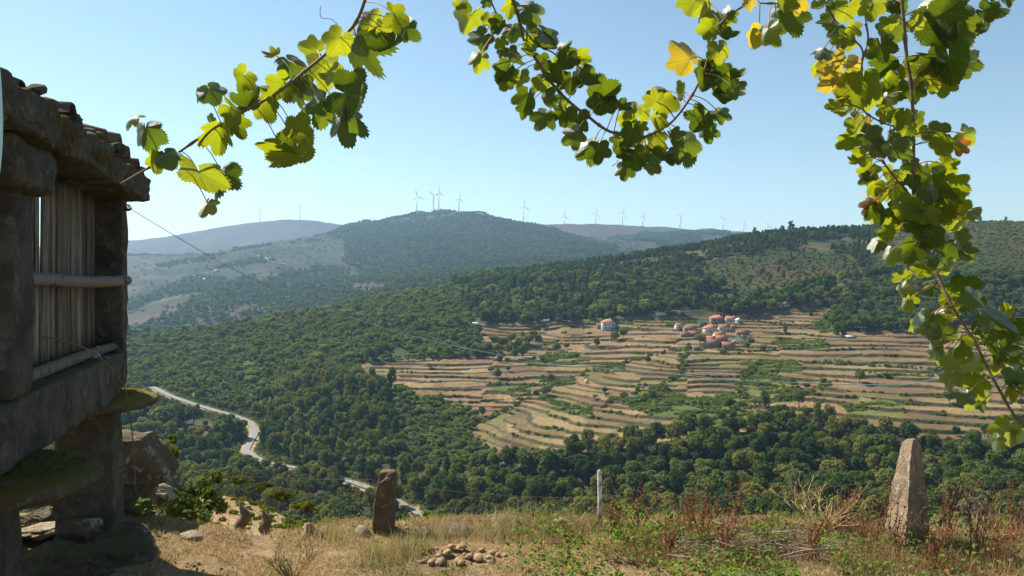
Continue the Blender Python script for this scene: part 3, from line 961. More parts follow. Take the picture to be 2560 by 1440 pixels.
for i in range(6): tree_kind('oak_%d' % i, 'oak', 'oak_foliage', 2300, 0.052, 100 + i)
for i in range(3): tree_kind('tall_%d' % i, 'tall', 'oak_foliage', 2000, 0.036, 120 + i)
for i in range(4): tree_kind('scrub_%d' % i, 'oak', 'scrub_foliage', 800, 0.085, 140 + i)
for i in range(2): tree_kind('scrubtall_%d' % i, 'tall', 'scrub_foliage', 700, 0.07, 150 + i)
for i in range(4): tree_kind('pine_%d' % i, 'pine', 'pine_foliage', 520, 0.06, 160 + i)
for i in range(3): tree_kind('midoak_%d' % i, 'oak', 'pine_foliage', 600, 0.095, 170 + i)
for i in range(3): tree_kind('farpine_%d' % i, 'tall', 'pine_foliage', 110, 0.13, 180 + i)
for i in range(3): tree_kind('faroak_%d' % i, 'oak', 'pine_foliage', 110, 0.19, 190 + i)
for i in range(3): tree_kind('shrub_%d' % i, 'shrub', 'scrub_foliage', 260, 0.2, 200 + i, False)
for i in range(2): tree_kind('heathshrub_%d' % i, 'shrub', 'gorse_foliage', 110, 0.3, 210 + i, False)
for i in range(2): tree_kind('vinerow_%d' % i, 'shrub', 'vineyard_foliage', 220, 0.2, 215 + i, False)
for i in range(2): tree_kind('olive_%d' % i, 'oak', 'olive_foliage', 1800, 0.05, 220 + i)
for i in range(2): tree_kind('cypress_%d' % i, 'cypress', 'pine_foliage', 1500, 0.04, 230 + i)

PCOL = {}


def scatter(name, keys, pts, scl, squash, label, cat, seed=1):
    """one wood or thicket that reads as a mass: many trees on points"""
    cl = bpy.data.collections.new(name + '_kinds')
    for k in keys:
        po = bpy.data.objects.new(k + '_for_' + name, PROTO[k])
        cl.objects.link(po)
    r = np.random.default_rng(seed)
    n = len(pts)
    me = bpy.data.meshes.new(name)
    me.vertices.add(n)
    me.vertices.foreach_set('co', np.asarray(pts, np.float32).reshape(-1))
    a = me.attributes.new('turn', 'FLOAT', 'POINT'); a.data.foreach_set('value', r.uniform(0, 6.283, n).astype(np.float32))
    a = me.attributes.new('size', 'FLOAT_VECTOR', 'POINT')
    sv = np.stack([scl * squash, scl * squash, scl], 1).astype(np.float32)
    a.data.foreach_set('vector', sv.reshape(-1))
    a = me.attributes.new('pick', 'INT', 'POINT'); a.data.foreach_set('value', r.integers(0, len(keys), n).astype(np.int32))
    o = add(name, me)
    ng = bpy.data.node_groups.new(name + '_nodes', 'GeometryNodeTree')
    ng.interface.new_socket('Geometry', in_out='INPUT', socket_type='NodeSocketGeometry')
    ng.interface.new_socket('Geometry', in_out='OUTPUT', socket_type='NodeSocketGeometry')
    gi = ng.nodes.new('NodeGroupInput'); go = ng.nodes.new('NodeGroupOutput')
    ip = ng.nodes.new('GeometryNodeInstanceOnPoints')
    ci = ng.nodes.new('GeometryNodeCollectionInfo')
    ci.inputs['Collection'].default_value = cl
    ci.inputs['Separate Children'].default_value = True
    ci.inputs['Reset Children'].default_value = True

    def named(nm, typ):
        q = ng.nodes.new('GeometryNodeInputNamedAttribute'); q.data_type = typ
        q.inputs['Name'].default_value = nm
        return q.outputs['Attribute']
    cx = ng.nodes.new('ShaderNodeCombineXYZ')
    ng.links.new(named('turn', 'FLOAT'), cx.inputs[2])
    ng.links.new(gi.outputs[0], ip.inputs['Points'])
    ng.links.new(ci.outputs[0], ip.inputs['Instance'])
    ip.inputs['Pick Instance'].default_value = True
    ng.links.new(named('pick', 'INT'), ip.inputs['Instance Index'])
    ng.links.new(cx.outputs[0], ip.inputs['Rotation'])
    ng.links.new(named('size', 'FLOAT_VECTOR'), ip.inputs['Scale'])
    ng.links.new(ip.outputs[0], go.inputs[0])
    md = o.modifiers.new('scatter', 'NODES'); md.node_group = ng
    tag(o, label, cat, kind='stuff')
    return o


def sample(n, d0, d1, seed, s0=-0.70, s1=0.74):
    """points spread evenly over the ground between two distances"""
    r = np.random.default_rng(seed)
    d = np.sqrt(r.uniform(d0 * d0, d1 * d1, n)); s = r.uniform(s0, s1, n)
    return s, d


def place(s, d, h, margin=6):
    z = zat(s, d)
    vtop = HY - (z + h) / d * F
    keep = vtop < hor_before(s, d) + margin
    return z, keep


def thin(s, d, r):
    """drop points closer than r to one kept before (grid test)"""
    x, y = s * d, d
    cell = {}
    keep = np.zeros(len(s), bool)
    for i in range(len(s)):
        a, b = int(x[i] // r), int(y[i] // r)
        ok = True
        for p in (a - 1, a, a + 1):
            for q_ in (b - 1, b, b + 1):
                for j in cell.get((p, q_), ()):
                    if (x[i] - x[j]) ** 2 + (y[i] - y[j]) ** 2 < r * r:
                        ok = False; break
                if not ok: break
            if not ok: break
        if ok:
            keep[i] = True
            cell.setdefault((a, b), []).append(i)
    return keep


def road_clear(s, d, r):
    fi = np.interp(d, dvals, np.arange(NR)).astype(int); fj = np.clip(((s - S_MIN) / (S_MAX - S_MIN) * (NC - 1)).astype(int), 0, NC - 1)
    return ROADD[fi, fj] > r


def code_at(s, d):
    fi = np.clip(np.round(np.interp(d, dvals, np.arange(NR))).astype(int), 0, NR - 1); fj = np.clip(np.round((s - S_MIN) / (S_MAX - S_MIN) * (NC - 1)).astype(int), 0, NC - 1)
    return COV[fi, fj], GREEN[fi, fj], riser[fi, fj]


def to_pts(s, d, z):
    return np.stack([s * d, d, z], 1)


# oak wood that fills the gorge: the nearest 300 as trees of their own, the rest as one wood
s, d = sample(60000, 120, 475, 301)
k = thin(s, d, 6.0); s, d = s[k], d[k]
cv, gr, ri = code_at(s, d)
r = np.random.default_rng(302)
h = r.uniform(7.0, 15.5, len(s)) * np.where(s < -0.08, 0.85, 1.0) + (r.uniform(0, 1, len(s)) > 0.94) * 4
z, vis = place(s, d, h, 0)
k = (cv == 1) & vis & road_clear(s, d, 5.0)
# keep the view onto the road open
lowr = ~road_clear(s, d, 22) & (s < -0.27)
for s0_, d0_, d1_ in ((-0.193, 330, 392), (-0.130, 300, 361)):
    h = np.where((np.abs(s - s0_) < 0.016) & (d > d0_) & (d < d1_), h * 0.33, h)
h = np.where(lowr, h * 0.55, h)
k &= ~(lowr & (d < 520) & (~road_clear(s, d, 9)))
s, d, h, z = s[k], d[k], h[k], z[k]
order = np.argsort(d); s, d, h, z = s[order], d[order], h[order], z[order]
KINDS_NEAR = ['oak_%d' % i for i in range(6)] + ['tall_%d' % i for i in range(3)]
NIND = min(300, len(s))
for i in range(NIND):
    loc = Vector((s[i] * d[i], d[i], z[i] - 0.2))
    key = KINDS_NEAR[r.integers(0, 6)] if r.uniform() < 0.80 else (KINDS_NEAR[6 + r.integers(0, 3)] if r.uniform() < 0.6 else 'olive_%d' % r.integers(0, 2))
    t = empty('broadleaf_tree', loc)
    w = h[i] * r.uniform(0.95, 1.25)
    if key.startswith('tall'):
        w = h[i] * 1.1
    t.scale = (w, w, h[i]); t.rotation_euler = (0, 0, r.uniform(0, 6.28))
    for nm, me in (('crown', TREES[key][0]), ('trunk', TREES[key][1])):
        o = bpy.data.objects.new(nm, me); COL.objects.link(o); o.parent = t
    uu = CX + s[i] * F
    zone = 'left' if uu < 1000 else ('middle' if uu < 1800 else 'right')
    lab = {'left': 'broadleaf tree in the wood beneath the road bend, left of the short stone post',
           'middle': 'broadleaf tree in the dense wood behind the thin white stake',
           'right': 'broadleaf tree in the dense dark wood behind the tall standing stone'}[zone]
    tag(t, lab, 'tree', 'gorge trees, ' + zone)
s, d, h, z = s[NIND:], d[NIND:], h[NIND:], z[NIND:]
scatter('gorge_wood', KINDS_NEAR[:8], to_pts(s, d, z - 0.2), h, r.uniform(0.95, 1.25, len(s)), 'dense green broadleaf wood filling the gorge below the terraces', 'wood', 3)

# the wooded spur behind the road
s, d = sample(130000, 425, 1010, 311, -0.60, 0.02)
k = thin(s, d, 2.9); s, d = s[k], d[k]
cv, gr, ri = code_at(s, d)
u_, v_ = CX + s * F, HY - zat(s, d) / d * F
r = np.random.default_rng(312)
tallz = in_poly(u_, v_, [(640, 1010), (800, 950), (1000, 940), (1010, 1190), (700, 1190), (640, 1100)])
clear = fbm(s * d / 30, d / 30, 313, 3) > 0.62
h = np.where(tallz, r.uniform(8, 14, len(s)), r.uniform(2.2, 4.8, len(s)) + (r.uniform(0, 1, len(s)) > 0.93) * 4)
z, vis = place(s, d, h)
k = (cv == 2) & vis & road_clear(s, d, 7.5) & ~(clear & ~tallz)
a = k & ~tallz
scatter('spur_scrub_wood', ['scrub_%d' % i for i in range(4)] + ['scrubtall_0'], to_pts(s, d, z - 0.15)[a], h[a], r.uniform(1.2, 1.7, a.sum()), 'bright green young wood covering the spur behind the road', 'wood', 4)
kk = thin(s, d, 5.5)
b = k & tallz & kk
scatter('roadside_wood', ['tall_%d' % i for i in range(3)] + ['oak_0', 'oak_3'], to_pts(s, d, z - 0.2)[b], h[b], r.uniform(0.95, 1.2, b.sum()), 'tall dark green trees on the slope right of the road bend', 'wood', 5)

# pine ridge, dark wood, heath
s, d = sample(90000, 470, 1250, 321)
k = thin(s, d, 4.4); s, d = s[k], d[k]
cv, gr, ri = code_at(s, d)
r = np.random.default_rng(322)
h = r.uniform(6, 12, len(s))
z, vis = place(s, d, h)
gap = fbm(s * d / 40, d / 40, 323, 4)
h = np.where(~road_clear(s, d, 30) & (s < -0.372), h * 0.3, h)
k3 = (cv == 3) & vis & (gap < 0.24) & road_clear(s, d, 8)
br = k3 & (z < 2)
pn = k3 & ~br
scatter('pine_ridge_wood', ['pine_%d' % i for i in range(4)] + ['midoak_0'], to_pts(s, d, z - 0.2)[pn], h[pn], r.uniform(1.0, 1.35, pn.sum()), 'green pine wood along the ridge behind the village', 'wood', 6)
scatter('hill_foot_wood', ['pine_0', 'midoak_1', 'midoak_2', 'pine_1', 'pine_3', 'tall_1', 'scrub_2'], to_pts(s, d, z - 0.2)[br], h[br] * 1.3, r.uniform(1.0, 1.3, br.sum()), 'mixed dark wood along the top edge of the terraces', 'wood', 7)
kd = (cv == 5) & vis
scatter('dark_hollow_wood', ['oak_1', 'oak_2', 'oak_4', 'midoak_0'], to_pts(s, d, z - 0.2)[kd], h[kd] * 0.85, r.uniform(1.1, 1.4, kd.sum()), 'dark broadleaf wood right of the red-roofed upper house', 'wood', 8)
kh = (cv == 4) & vis & (r.uniform(0, 1, len(s)) < 0.9)
small = r.uniform(0, 1, len(s)) < 0.84
scatter('heath_scrub', ['heathshrub_0', 'shrub_0', 'shrub_1', 'shrub_2'], to_pts(s, d, z - 0.1)[kh & small], h[kh & small] * 0.2 + 0.2, r.uniform(1.2, 2.2, (kh & small).sum()), 'low heath scrub on the brown upper slopes at right', 'scrub', 9)
sp = kh & ~small & (s < 0.45)
scatter('heath_pines', ['pine_%d' % i for i in range(4)], to_pts(s, d, z - 0.2)[sp], h[sp] * 0.75, r.uniform(1.0, 1.3, sp.sum()), 'scattered small pines dotted over the brown heath slope', 'trees', 10)

# stubble on the small plot below the yard
s, d = sample(9000, 17, 60, 371, -0.43, -0.2)
r = np.random.default_rng(372)
z = zat(s, d); k = in_poly(CX + s * F, HY - z / d * F, PLOT) & (r.uniform(0, 1, len(s)) < 0.05)
scatter('plot_stubble', ['heathshrub_0', 'heathshrub_1'], to_pts(s, d, z - 0.02)[k], r.uniform(0.08, 0.3, k.sum()), r.uniform(1.2, 2.2, k.sum()), 'dry tufts dotted over the small plot below the yard', 'stubble', 18)

# low growth on the road verges
s, d = sample(60000, 340, 610, 361, -0.5, -0.08)
r = np.random.default_rng(362)
z, vis = place(s, d, 1.0)
k = vis & road_clear(s, d, 5.2) & ~road_clear(s, d, 17) & (r.uniform(0, 1, len(s)) < 0.55)
scatter('verge_scrub', ['shrub_0', 'shrub_2', 'heathshrub_1', 'scrub_1'], to_pts(s, d, z - 0.1)[k], r.uniform(0.4, 1.6, k.sum()), r.uniform(1.1, 1.8, k.sum()), 'low bushes growing on the verges of the valley road', 'bushes', 17)

# scrub between wood and terraces
s, d = sample(60000, 340, 560, 331, -0.2, 0.1)
k = thin(s, d, 3.2); s, d = s[k], d[k]
cv, gr, ri = code_at(s, d)
r = np.random.default_rng(332)
h = r.uniform(1.5, 6.5, len(s)); z, vis = place(s, d, h)
k = (cv == 6) & vis
scatter('hollow_scrub', ['scrub_%d' % i for i in range(4)] + ['shrub_0', 'olive_0'], to_pts(s, d, z - 0.1)[k], h[k], r.uniform(1.1, 1.5, k.sum()), 'pale green scrub and bushes left of the lowest terraces', 'scrub', 11)

# growth on the terraces: vine rows in the green fields, weeds along the walls, hedge lines
s, d = sample(160000, 372, 715, 341, -0.2, 0.74)
cv, gr, ri = code_at(s, d)
r = np.random.default_rng(342)
z, vis = place(s, d, 1.5)
k = (cv == 8) & gr & vis & (r.uniform(0, 1, len(s)) < 0.5) & (fbm(s * d / 14, d / 5, 347, 2) > 0.02)
scatter('terrace_vine_rows', ['vinerow_0', 'vinerow_1', 'shrub_1'], to_pts(s, d, z - 0.1)[k], r.uniform(0.7, 1.7, k.sum()), r.uniform(1.2, 1.8, k.sum()), 'green vine rows and weeds growing on the terraces', 'vine rows', 12)
wn_ = fbm(s * d / 26, d / 12, 343, 3)
k = (cv == 8) & ri & vis & (wn_ > 0.12) & (r.uniform(0, 1, len(s)) < 0.5)
scatter('terrace_wall_weeds', ['heathshrub_0', 'shrub_0', 'shrub_2'], to_pts(s, d, z - 0.2)[k], r.uniform(0.35, 1.5, k.sum()), r.uniform(1.1, 1.7, k.sum()), 'weeds and brambles along the terrace walls', 'weeds', 13)
hp = []
HEDGES = [[(1168, 1080), (1250, 1030), (1335, 985), (1400, 955), (1470, 925), (1560, 905), (1640, 886), (1720, 870)], [(1240, 885), (1340, 865), (1400, 850)], [(1720, 870), (1700, 930), (1640, 975), (1600, 1010)], [(1880, 800), (1960, 812), (2040, 815), (2090, 770)], [(2055, 830), (2075, 800), (2110, 770)], [(1790, 1040), (1900, 1010), (2010, 985), (2080, 960)], [(1860, 995), (1850, 960), (1900, 900)], [(2060, 905), (2200, 915), (2330, 925), (2500, 930)], [(2180, 935), (2280, 940), (2400, 935)], [(1500, 1015), (1560, 990), (1640, 965)], [(1940, 870), (1850, 880), (1790, 880)]]
for hd in HEDGES:
    pts = [hit(u, v, 360, 720) for u, v in hd]
    for a, b in zip(pts[:-1], pts[1:]):
        for q_ in range(int((b - a).length / 1.6)):
            p = a.lerp(b, q_ * 1.6 / (b - a).length)
            hp.append((p.x + r.normal() * 1.2, p.y + r.normal() * 1.2))
hp = np.array(hp); hs, hd_ = hp[:, 0] / hp[:, 1], hp[:, 1]
scatter('field_hedges', ['scrub_0', 'shrub_0', 'shrub_2', 'scrub_3'], to_pts(hs, hd_, zat(hs, hd_) - 0.2), r.uniform(0.9, 3.2, len(hs)), r.uniform(1.0, 1.5, len(hs)), 'dark hedges dividing the terraced fields', 'hedges', 14)

# far slopes
s, d = sample(150000, 1350, 3900, 351)
k = thin(s, d, 9.5); s, d = s[k], d[k]
cv, gr, ri = code_at(s, d)
r = np.random.default_rng(352)
h = r.uniform(7, 15, len(s)); z, vis = place(s, d, h)
k = (cv == 7) & vis
scatter('far_mountain_woods', ['farpine_%d' % i for i in range(3)] + ['faroak_%d' % i for i in range(3)], to_pts(s, d, z - 0.5)[k], h[k], r.uniform(1.1, 1.7, k.sum()), 'blue green woods on the far mountain slopes', 'woods', 15)
k2 = (cv == 0) & vis & (r.uniform(0, 1, len(s)) < 0.10)
scatter('far_slope_bushes', ['faroak_0', 'heathshrub_0'], to_pts(s, d, z - 0.3)[k2], h[k2] * 0.45, r.uniform(1.2, 2.2, k2.sum()), 'scattered bushes on the far brown slopes', 'bushes', 16)
print('woods', NIND, len(hs), k.sum(), k2.sum(), pn.sum(), br.sum(), a)


# ------------------------------------------------------------------ village, hamlet, sheds
def house(u, v, wpx, hpx, wall, roof, label, rot=0.0, deep=0.75, style='gable', rpx=None, nwin=2, d=None, far=False, cat='house', group=None):
    base = hit(u, v, 380 if not far else 1400, 760 if not far else 3300) if d is None else P(u, v, d)
    dist = base.y
    m = dist / F
    w, h = wpx * m * 0.92, hpx * m * 0.92
    dp = max(w * deep, 3.0)
    rh = (rpx * m) if rpx else w * 0.16
    t = empty('village_house' if cat == 'house' else 'shed', base)
    R = Matrix.Rotation(rot, 3, 'Z')

    def W(x, y, z):
        return base + R @ Vector((x, y, z))
    mb = MB()
    low = -3.0
    pts = [W(x, y, z) for x in (-w / 2, w / 2) for y in (0, dp) for z in (low, h)]
    mb.poly(pts, [(0, 1, 3, 2), (4, 6, 7, 5), (0, 4, 5, 1), (2, 3, 7, 6), (0, 2, 6, 4)])
    if style == 'gable':      # ridge along the front
        mb.poly([W(-w / 2, 0, h), W(-w / 2, dp, h), W(-w / 2, dp / 2, h + rh), W(w / 2, 0, h), W(w / 2, dp, h), W(w / 2, dp / 2, h + rh)], [(0, 2, 1), (3, 4, 5)])
    elif style == 'front':    # gable towards the viewer
        mb.poly([W(-w / 2, 0, h), W(w / 2, 0, h), W(0, 0, h + rh), W(-w / 2, dp, h), W(w / 2, dp, h), W(0, dp, h + rh)], [(0, 1, 2), (3, 5, 4)])
    mb.build('wall', wall, t)
    rb = MB()
    o = 0.45; th = 0.22
    if style == 'gable':
        k = rh / (dp / 2)
        for sgn in (0, 1):
            ye = -o if sgn == 0 else dp + o
            a = [W(-w / 2 - o, ye, h - k * o), W(w / 2 + o, ye, h - k * o), W(w / 2 + o, dp / 2, h + rh), W(-w / 2 - o, dp / 2, h + rh)]
            b = [p + Vector((0, 0, th)) for p in a]
            rb.poly(a + b, [(0, 3, 2, 1), (4, 5, 6, 7), (0, 1, 5, 4), (1, 2, 6, 5), (3, 0, 4, 7)])
    elif style == 'front':
        k = rh / (w / 2)
        for sgn in (-1, 1):
            xe = sgn * (w / 2 + o)
            a = [W(xe, -o, h - k * o), W(xe, dp + o, h - k * o), W(0, dp + o, h + rh), W(0, -o, h + rh)]
            b = [p + Vector((0, 0, th)) for p in a]
            rb.poly(a + b, [(0, 3, 2, 1), (4, 5, 6, 7), (0, 1, 5, 4), (1, 2, 6, 5), (3, 0, 4, 7)])
    elif style == 'hip':
        a = [W(-w / 2 - o, -o, h), W(w / 2 + o, -o, h), W(w / 2 + o, dp + o, h), W(-w / 2 - o, dp + o, h)]
        b = [p + Vector((0, 0, th)) for p in a]
        i = min(w, dp) * 0.42
        rb.poly(a + b + [W(-w / 2 + i, dp / 2, h + rh), W(w / 2 - i, dp / 2, h + rh)], [(0, 3, 2, 1), (0, 1, 5, 4), (1, 2, 6, 5), (2, 3, 7, 6), (3, 0, 4, 7), (4, 5, 9, 8), (5, 6, 9), (6, 7, 8, 9), (7, 4, 8)])
    else:                     # flat or lean-to
        a = [W(-w / 2 - o, -o, h), W(w / 2 + o, -o, h), W(w / 2 + o, dp + o, h + rh), W(-w / 2 - o, dp + o, h + rh)]
        b = [p + Vector((0, 0, th)) for p in a]
        rb.poly(a + b, [(0, 3, 2, 1), (4, 5, 6, 7), (0, 1, 5, 4), (1, 2, 6, 5), (2, 3, 7, 6), (3, 0, 4, 7)])
    ro = rb.build('roof', roof, t)
    if not far and cat == 'house' and w > 7 and style != 'flat':
        c = MB(); c.box(W(w * 0.22, dp * 0.55, h + rh * 0.9 + 0.3), (0.6, 0.6, 1.5), rot)
        c.build('chimney', wall, ro)
    floors = 2 if h > 5.2 else 1
    if nwin and not far:
        for fl_ in range(floors):
            zc = h * (0.5 if floors == 1 else (0.28 + 0.46 * fl_))
            for i in range(nwin):
                x = -w / 2 + w * (i + 0.5) / nwin + 0.1
                b = MB(); b.box(W(x, -0.02, zc), (0.95, 0.10, 1.25), rot)
                b.build('window', 'window_dark', t)
        b = MB(); b.box(W(-w * 0.06 if nwin == 2 else w * 0.3, -0.02, 0.6), (1.1, 0.12, 2.3), rot)
        b.build('door', 'bark', t)
    elif far:
        b = MB(); b.box(W(w * 0.2, -0.05, h * 0.5), (1.6, 0.3, 1.6), rot)
        b.build('window', 'window_dark', t)
    return tag(t, label, cat, group)


G1 = 'houses of the terraced village'
house(1523, 826, 32, 22, 'blue_grey_render', 'orange_roof', 'tall pale blue house with orange hipped roof standing alone on the terraces', 0.15, 0.8, 'hip', 8, 3)
house(1502, 822, 18, 10, 'house_stone', 'red_roof', 'low stone annex against the left side of the tall pale house', 0.15, 0.8, 'gable', 4, 1)
house(1702, 824, 22, 11, 'white_render', 'orange_roof', 'white walled house with orange roof at the left end of the village', 0.25, 0.8, 'gable', 5, 2, group=G1)
house(1728, 830, 34, 12, 'house_stone', 'red_roof', 'long grey stone house just right of the white end house', 0.1, 0.6, 'gable', 5, 3, group=G1)
house(1760, 816, 24, 10, 'house_stone', 'slate_roof', 'grey walled house behind the long stone house', 0.4, 0.8, 'gable', 5, 2, group=G1)
house(1796, 807, 34, 12, 'house_stone', 'orange_roof', 'broad stone house with orange hipped roof at the top of the village', 0.1, 0.7, 'hip', 8, 3, group=G1)
house(1830, 803, 30, 10, 'white_render', 'orange_roof', 'pale house right of the topmost broad stone house', -0.1, 0.7, 'gable', 5, 2, group=G1)
house(1858, 795, 25, 8, 'house_stone', 'red_roof', 'small dark stone house highest at the right of the village', 0.0, 0.7, 'gable', 5, 1, group=G1)
house(1849, 808, 13, 9, 'white_render', 'metal_roof', 'small bright white house by the grey green tree', 0.2, 0.9, 'front', 4, 1, group=G1)
house(1812, 828, 29, 13, 'blue_grey_render', 'orange_roof', 'blue grey house with bright orange roof amid the village', -0.05, 0.6, 'gable', 7, 3, group=G1)
house(1834, 822, 13, 7, 'house_stone', 'orange_roof', 'tiny orange roofed hut right of the blue grey house', 0.0, 0.9, 'gable', 3, 0, group=G1)
house(1779, 832, 28, 13, 'white_render', 'orange_roof', 'white house with orange hipped roof in the village centre', 0.35, 0.8, 'hip', 8, 2, group=G1)
house(1738, 840, 30, 8, 'house_stone', 'orange_roof', 'low house with long orange roof at the left lower edge', 0.3, 0.8, 'gable', 6, 2, group=G1)
house(1714, 842, 24, 8, 'house_stone', 'red_roof', 'dull red roofed barn left of the olive grey tree', 0.1, 0.7, 'gable', 5, 1, group=G1)
house(1802, 843, 28, 9, 'white_render', 'orange_roof', 'low orange roofed house below the white central house', 0.2, 0.8, 'gable', 6, 2, group=G1)
house(1778, 851, 22, 9, 'white_render', 'orange_roof', 'small orange roofed house behind the olive grey tree', -0.2, 0.8, 'gable', 6, 1, group=G1)
house(1806, 852, 30, 9, 'house_stone', 'orange_roof', 'orange roofed barn above the lowest stone houses', 0.05, 0.7, 'gable', 6, 1, group=G1)
house(1786, 868, 40, 14, 'house_stone', 'red_roof', 'lowest large stone house with faded red roof', 0.1, 0.6, 'gable', 7, 2, group=G1)
house(1822, 871, 32, 14, 'house_stone', 'red_roof', 'stone house with red roof below the cream gabled house', -0.1, 0.7, 'gable', 6, 2, group=G1)
house(1846, 857, 36, 12, 'cream_render', 'slate_roof', 'cream house with a slate grey gabled roof', -0.35, 0.9, 'front', 9, 2, group=G1)
house(1858, 838, 34, 8, 'house_stone', 'red_roof', 'brown roofed long barn behind the cream house', 0.0, 0.5, 'gable', 5, 2, group=G1)
house(1743, 873, 18, 8, 'house_stone', 'slate_roof', 'small grey stone hut below the olive grey tree', 0.1, 0.8, 'flat', 2, 1, cat='shed')
house(1722, 867, 11, 9, 'house_stone', 'slate_roof', 'narrow grey stone granary at the lower village edge', 0.2, 0.9, 'front', 3, 0, cat='shed')
house(1961, 769, 27, 6, 'white_render', 'orange_roof', 'lone orange roofed house among trees above the village', 0.0, 0.6, 'gable', 6, 2)
house(1940, 772, 12, 4, 'house_stone', 'red_roof', 'little red roofed barn left of the lone upper house', 0.0, 0.7, 'gable', 3, 0, cat='shed')
house(2127, 841, 18, 5, 'house_stone', 'metal_roof', 'grey field shed on the top right terrace', -0.05, 0.7, 'flat', 1.5, 0, cat='shed')
house(1189, 814, 15, 3.5, 'white_render', 'metal_roof', 'white roofed field shed on the upper left terraces', 0.1, 0.8, 'flat', 3, 0, cat='shed')
house(1652, 790, 26, 4, 'white_render', 'metal_roof', 'low pale roofed barn at the foot of the pine wood', 0.0, 0.5, 'gable', 3, 0, cat='shed')
house(1362, 805, 24, 3, 'white_render', 'metal_roof', 'low pale shed beside the lane left of the tall house', 0.0, 0.5, 'flat', 1.5, 0, cat='shed')
G2 = 'far hamlet houses'
for u, v, w, h, ro, lb in ((470, 702, 12, 5, 'orange_roof', 'leftmost white house of the far hamlet'), (481, 700, 10, 4, 'orange_roof', 'second house from the left in the far hamlet'),
                           (491, 695, 10, 5, 'red_roof', 'far hamlet house with red roof above the second house'), (500, 698, 11, 5, 'orange_roof', 'middle white house of the far hamlet'),
                           (510, 701, 10, 4, 'metal_roof', 'far hamlet house with pale roof right of its middle'), (519, 699, 9, 5, 'orange_roof', 'rightmost white house of the lower far hamlet'),
                           (494, 690, 9, 4, 'orange_roof', 'topmost house in the lower far hamlet cluster'), (520, 686, 9, 4, 'orange_roof', 'orange roofed house just above the far hamlet'),
                           (539, 681, 12, 4, 'orange_roof', 'orange roofed house highest right of the far hamlet'), (531, 684, 8, 4, 'red_roof', 'small house between the two upper hamlet roofs'),
                           (582, 664, 9, 5, 'metal_roof', 'single white house on the slope right of the far hamlet')):
    house(u, v + 2, w, h, 'white_render', ro, lb, random.uniform(-0.5, 0.5), 0.8, 'gable', 3, 0, far=True, group=G2)

# ------------------------------------------------------------------ wind turbines on the ridges
def turbine(u, vhub, d, blade_m, ang, yaw, label):
    s = (u - CX) / F
    zb = float(zat(s, d)) - 1.0
    hub = P(u, vhub, d)
    t = empty('wind_turbine', (hub.x, hub.y, zb))
    mb = MB(); mb.tube([(hub.x, hub.y, zb), (hub.x, hub.y, hub.z)], [2.6, 1.5], 10)
    mb.build('tower', 'turbine_white', t, True)
    R = Matrix.Rotation(yaw, 3, 'Z')
    mb = MB(); mb.box(hub + R @ Vector((0, 1.5, 0.6)), (3.6, 10, 3.8), M=R)
    mb.build('nacelle', 'turbine_white', t)
    hc = hub + R @ Vector((0, -5.0, 0.6))
    for k in range(3):
        a = math.radians(ang + 120 * k)
        dv = R @ Vector((math.sin(a), 0, math.cos(a)))
        sd = R @ Vector((math.cos(a), 0, -math.sin(a)))
        ax = R @ Vector((0, 1, 0))
        mb = MB()
        prof = [(0.0, 1.0, 1.0), (0.06, 1.0, 1.0), (0.2, 2.1, 0.5), (0.6, 1.3, 0.3), (1.0, 0.3, 0.1)]
        vs = []; fs = []
        for (q_, c_, th_) in prof:
            p = hc + dv * (q_ * blade_m)
            vs += [p - sd * c_ * 0.9 , p - ax * th_ , p + sd * c_ * 1.1, p + ax * th_]
        for i in range(len(prof) - 1):
            for j in range(4):
                fs.append((4 * i + j, 4 * i + (j + 1) % 4, 4 * i + 4 + (j + 1) % 4, 4 * i + 4 + j))
        fs.append(tuple(range(len(vs) - 4, len(vs))))
        mb.poly(vs, fs); mb.build('rotor_blade', 'turbine_white', t, True)
    mb = MB(); mb.tube([hc + R @ Vector((0, 1.5, 0)), hc, hc - R @ Vector((0, 1.6, 0))], [1.6, 1.7, 0.5], 8)
    mb.build('hub', 'turbine_white', t, True)
    return tag(t, label, 'wind turbine', 'wind turbines along the skyline')


for u, vh, d, bl, an, yw, lb in (
        (650, 521, 4950, 36, 5, 1.45, 'wind turbine seen edge on, left one of the pair on the far left mountain'),
        (750, 517, 4950, 36, 0, 1.45, 'wind turbine seen edge on, right one of the pair on the far left mountain'),
        (1042, 492, 3400, 38, -12, 0.3, 'large wind turbine standing left of the central summit'),
        (1084, 489, 3390, 38, -52, 0.3, 'wind turbine left of the nearly hidden one on the central summit'),
        (1097, 482, 3480, 38, -8, 1.0, 'narrow looking wind turbine just behind the summit pair'),
        (1147, 497, 3480, 36, 8, 0.9, 'wind turbine right of the central summit on its falling ridge'),
        (1309, 516, 3900, 38, 4, 0.3, 'tall wind turbine on the low shoulder between the two ridges'),
        (1410, 540, 4400, 40, 6, 0.3, 'wind turbine in the saddle, first of the right hand row'),
        (1489, 534, 4420, 40, 20, 0.5, 'second wind turbine of the right hand row on the bare ridge'),
        (1556, 532, 4420, 40, 22, 0.5, 'third wind turbine of the right hand row on the bare ridge'),
        (1607, 541, 4430, 40, 18, 0.5, 'fourth wind turbine of the right hand row on the bare ridge'),
        (1700, 542, 4430, 40, 50, 0.4, 'wind turbine at the rocky right end of the bare ridge'),
        (1807, 549, 4450, 38, -50, 0.4, 'wind turbine rising behind the left end of the pine skyline'),
        (1858, 562, 4500, 34, 20, 0.5, 'small wind turbine half hidden behind the pine skyline'),
        (1919, 566, 4500, 34, -20, 0.5, 'last wind turbine at right, only its blades above the pines')):
    turbine(u, vh, d, bl, an, yw, lb)

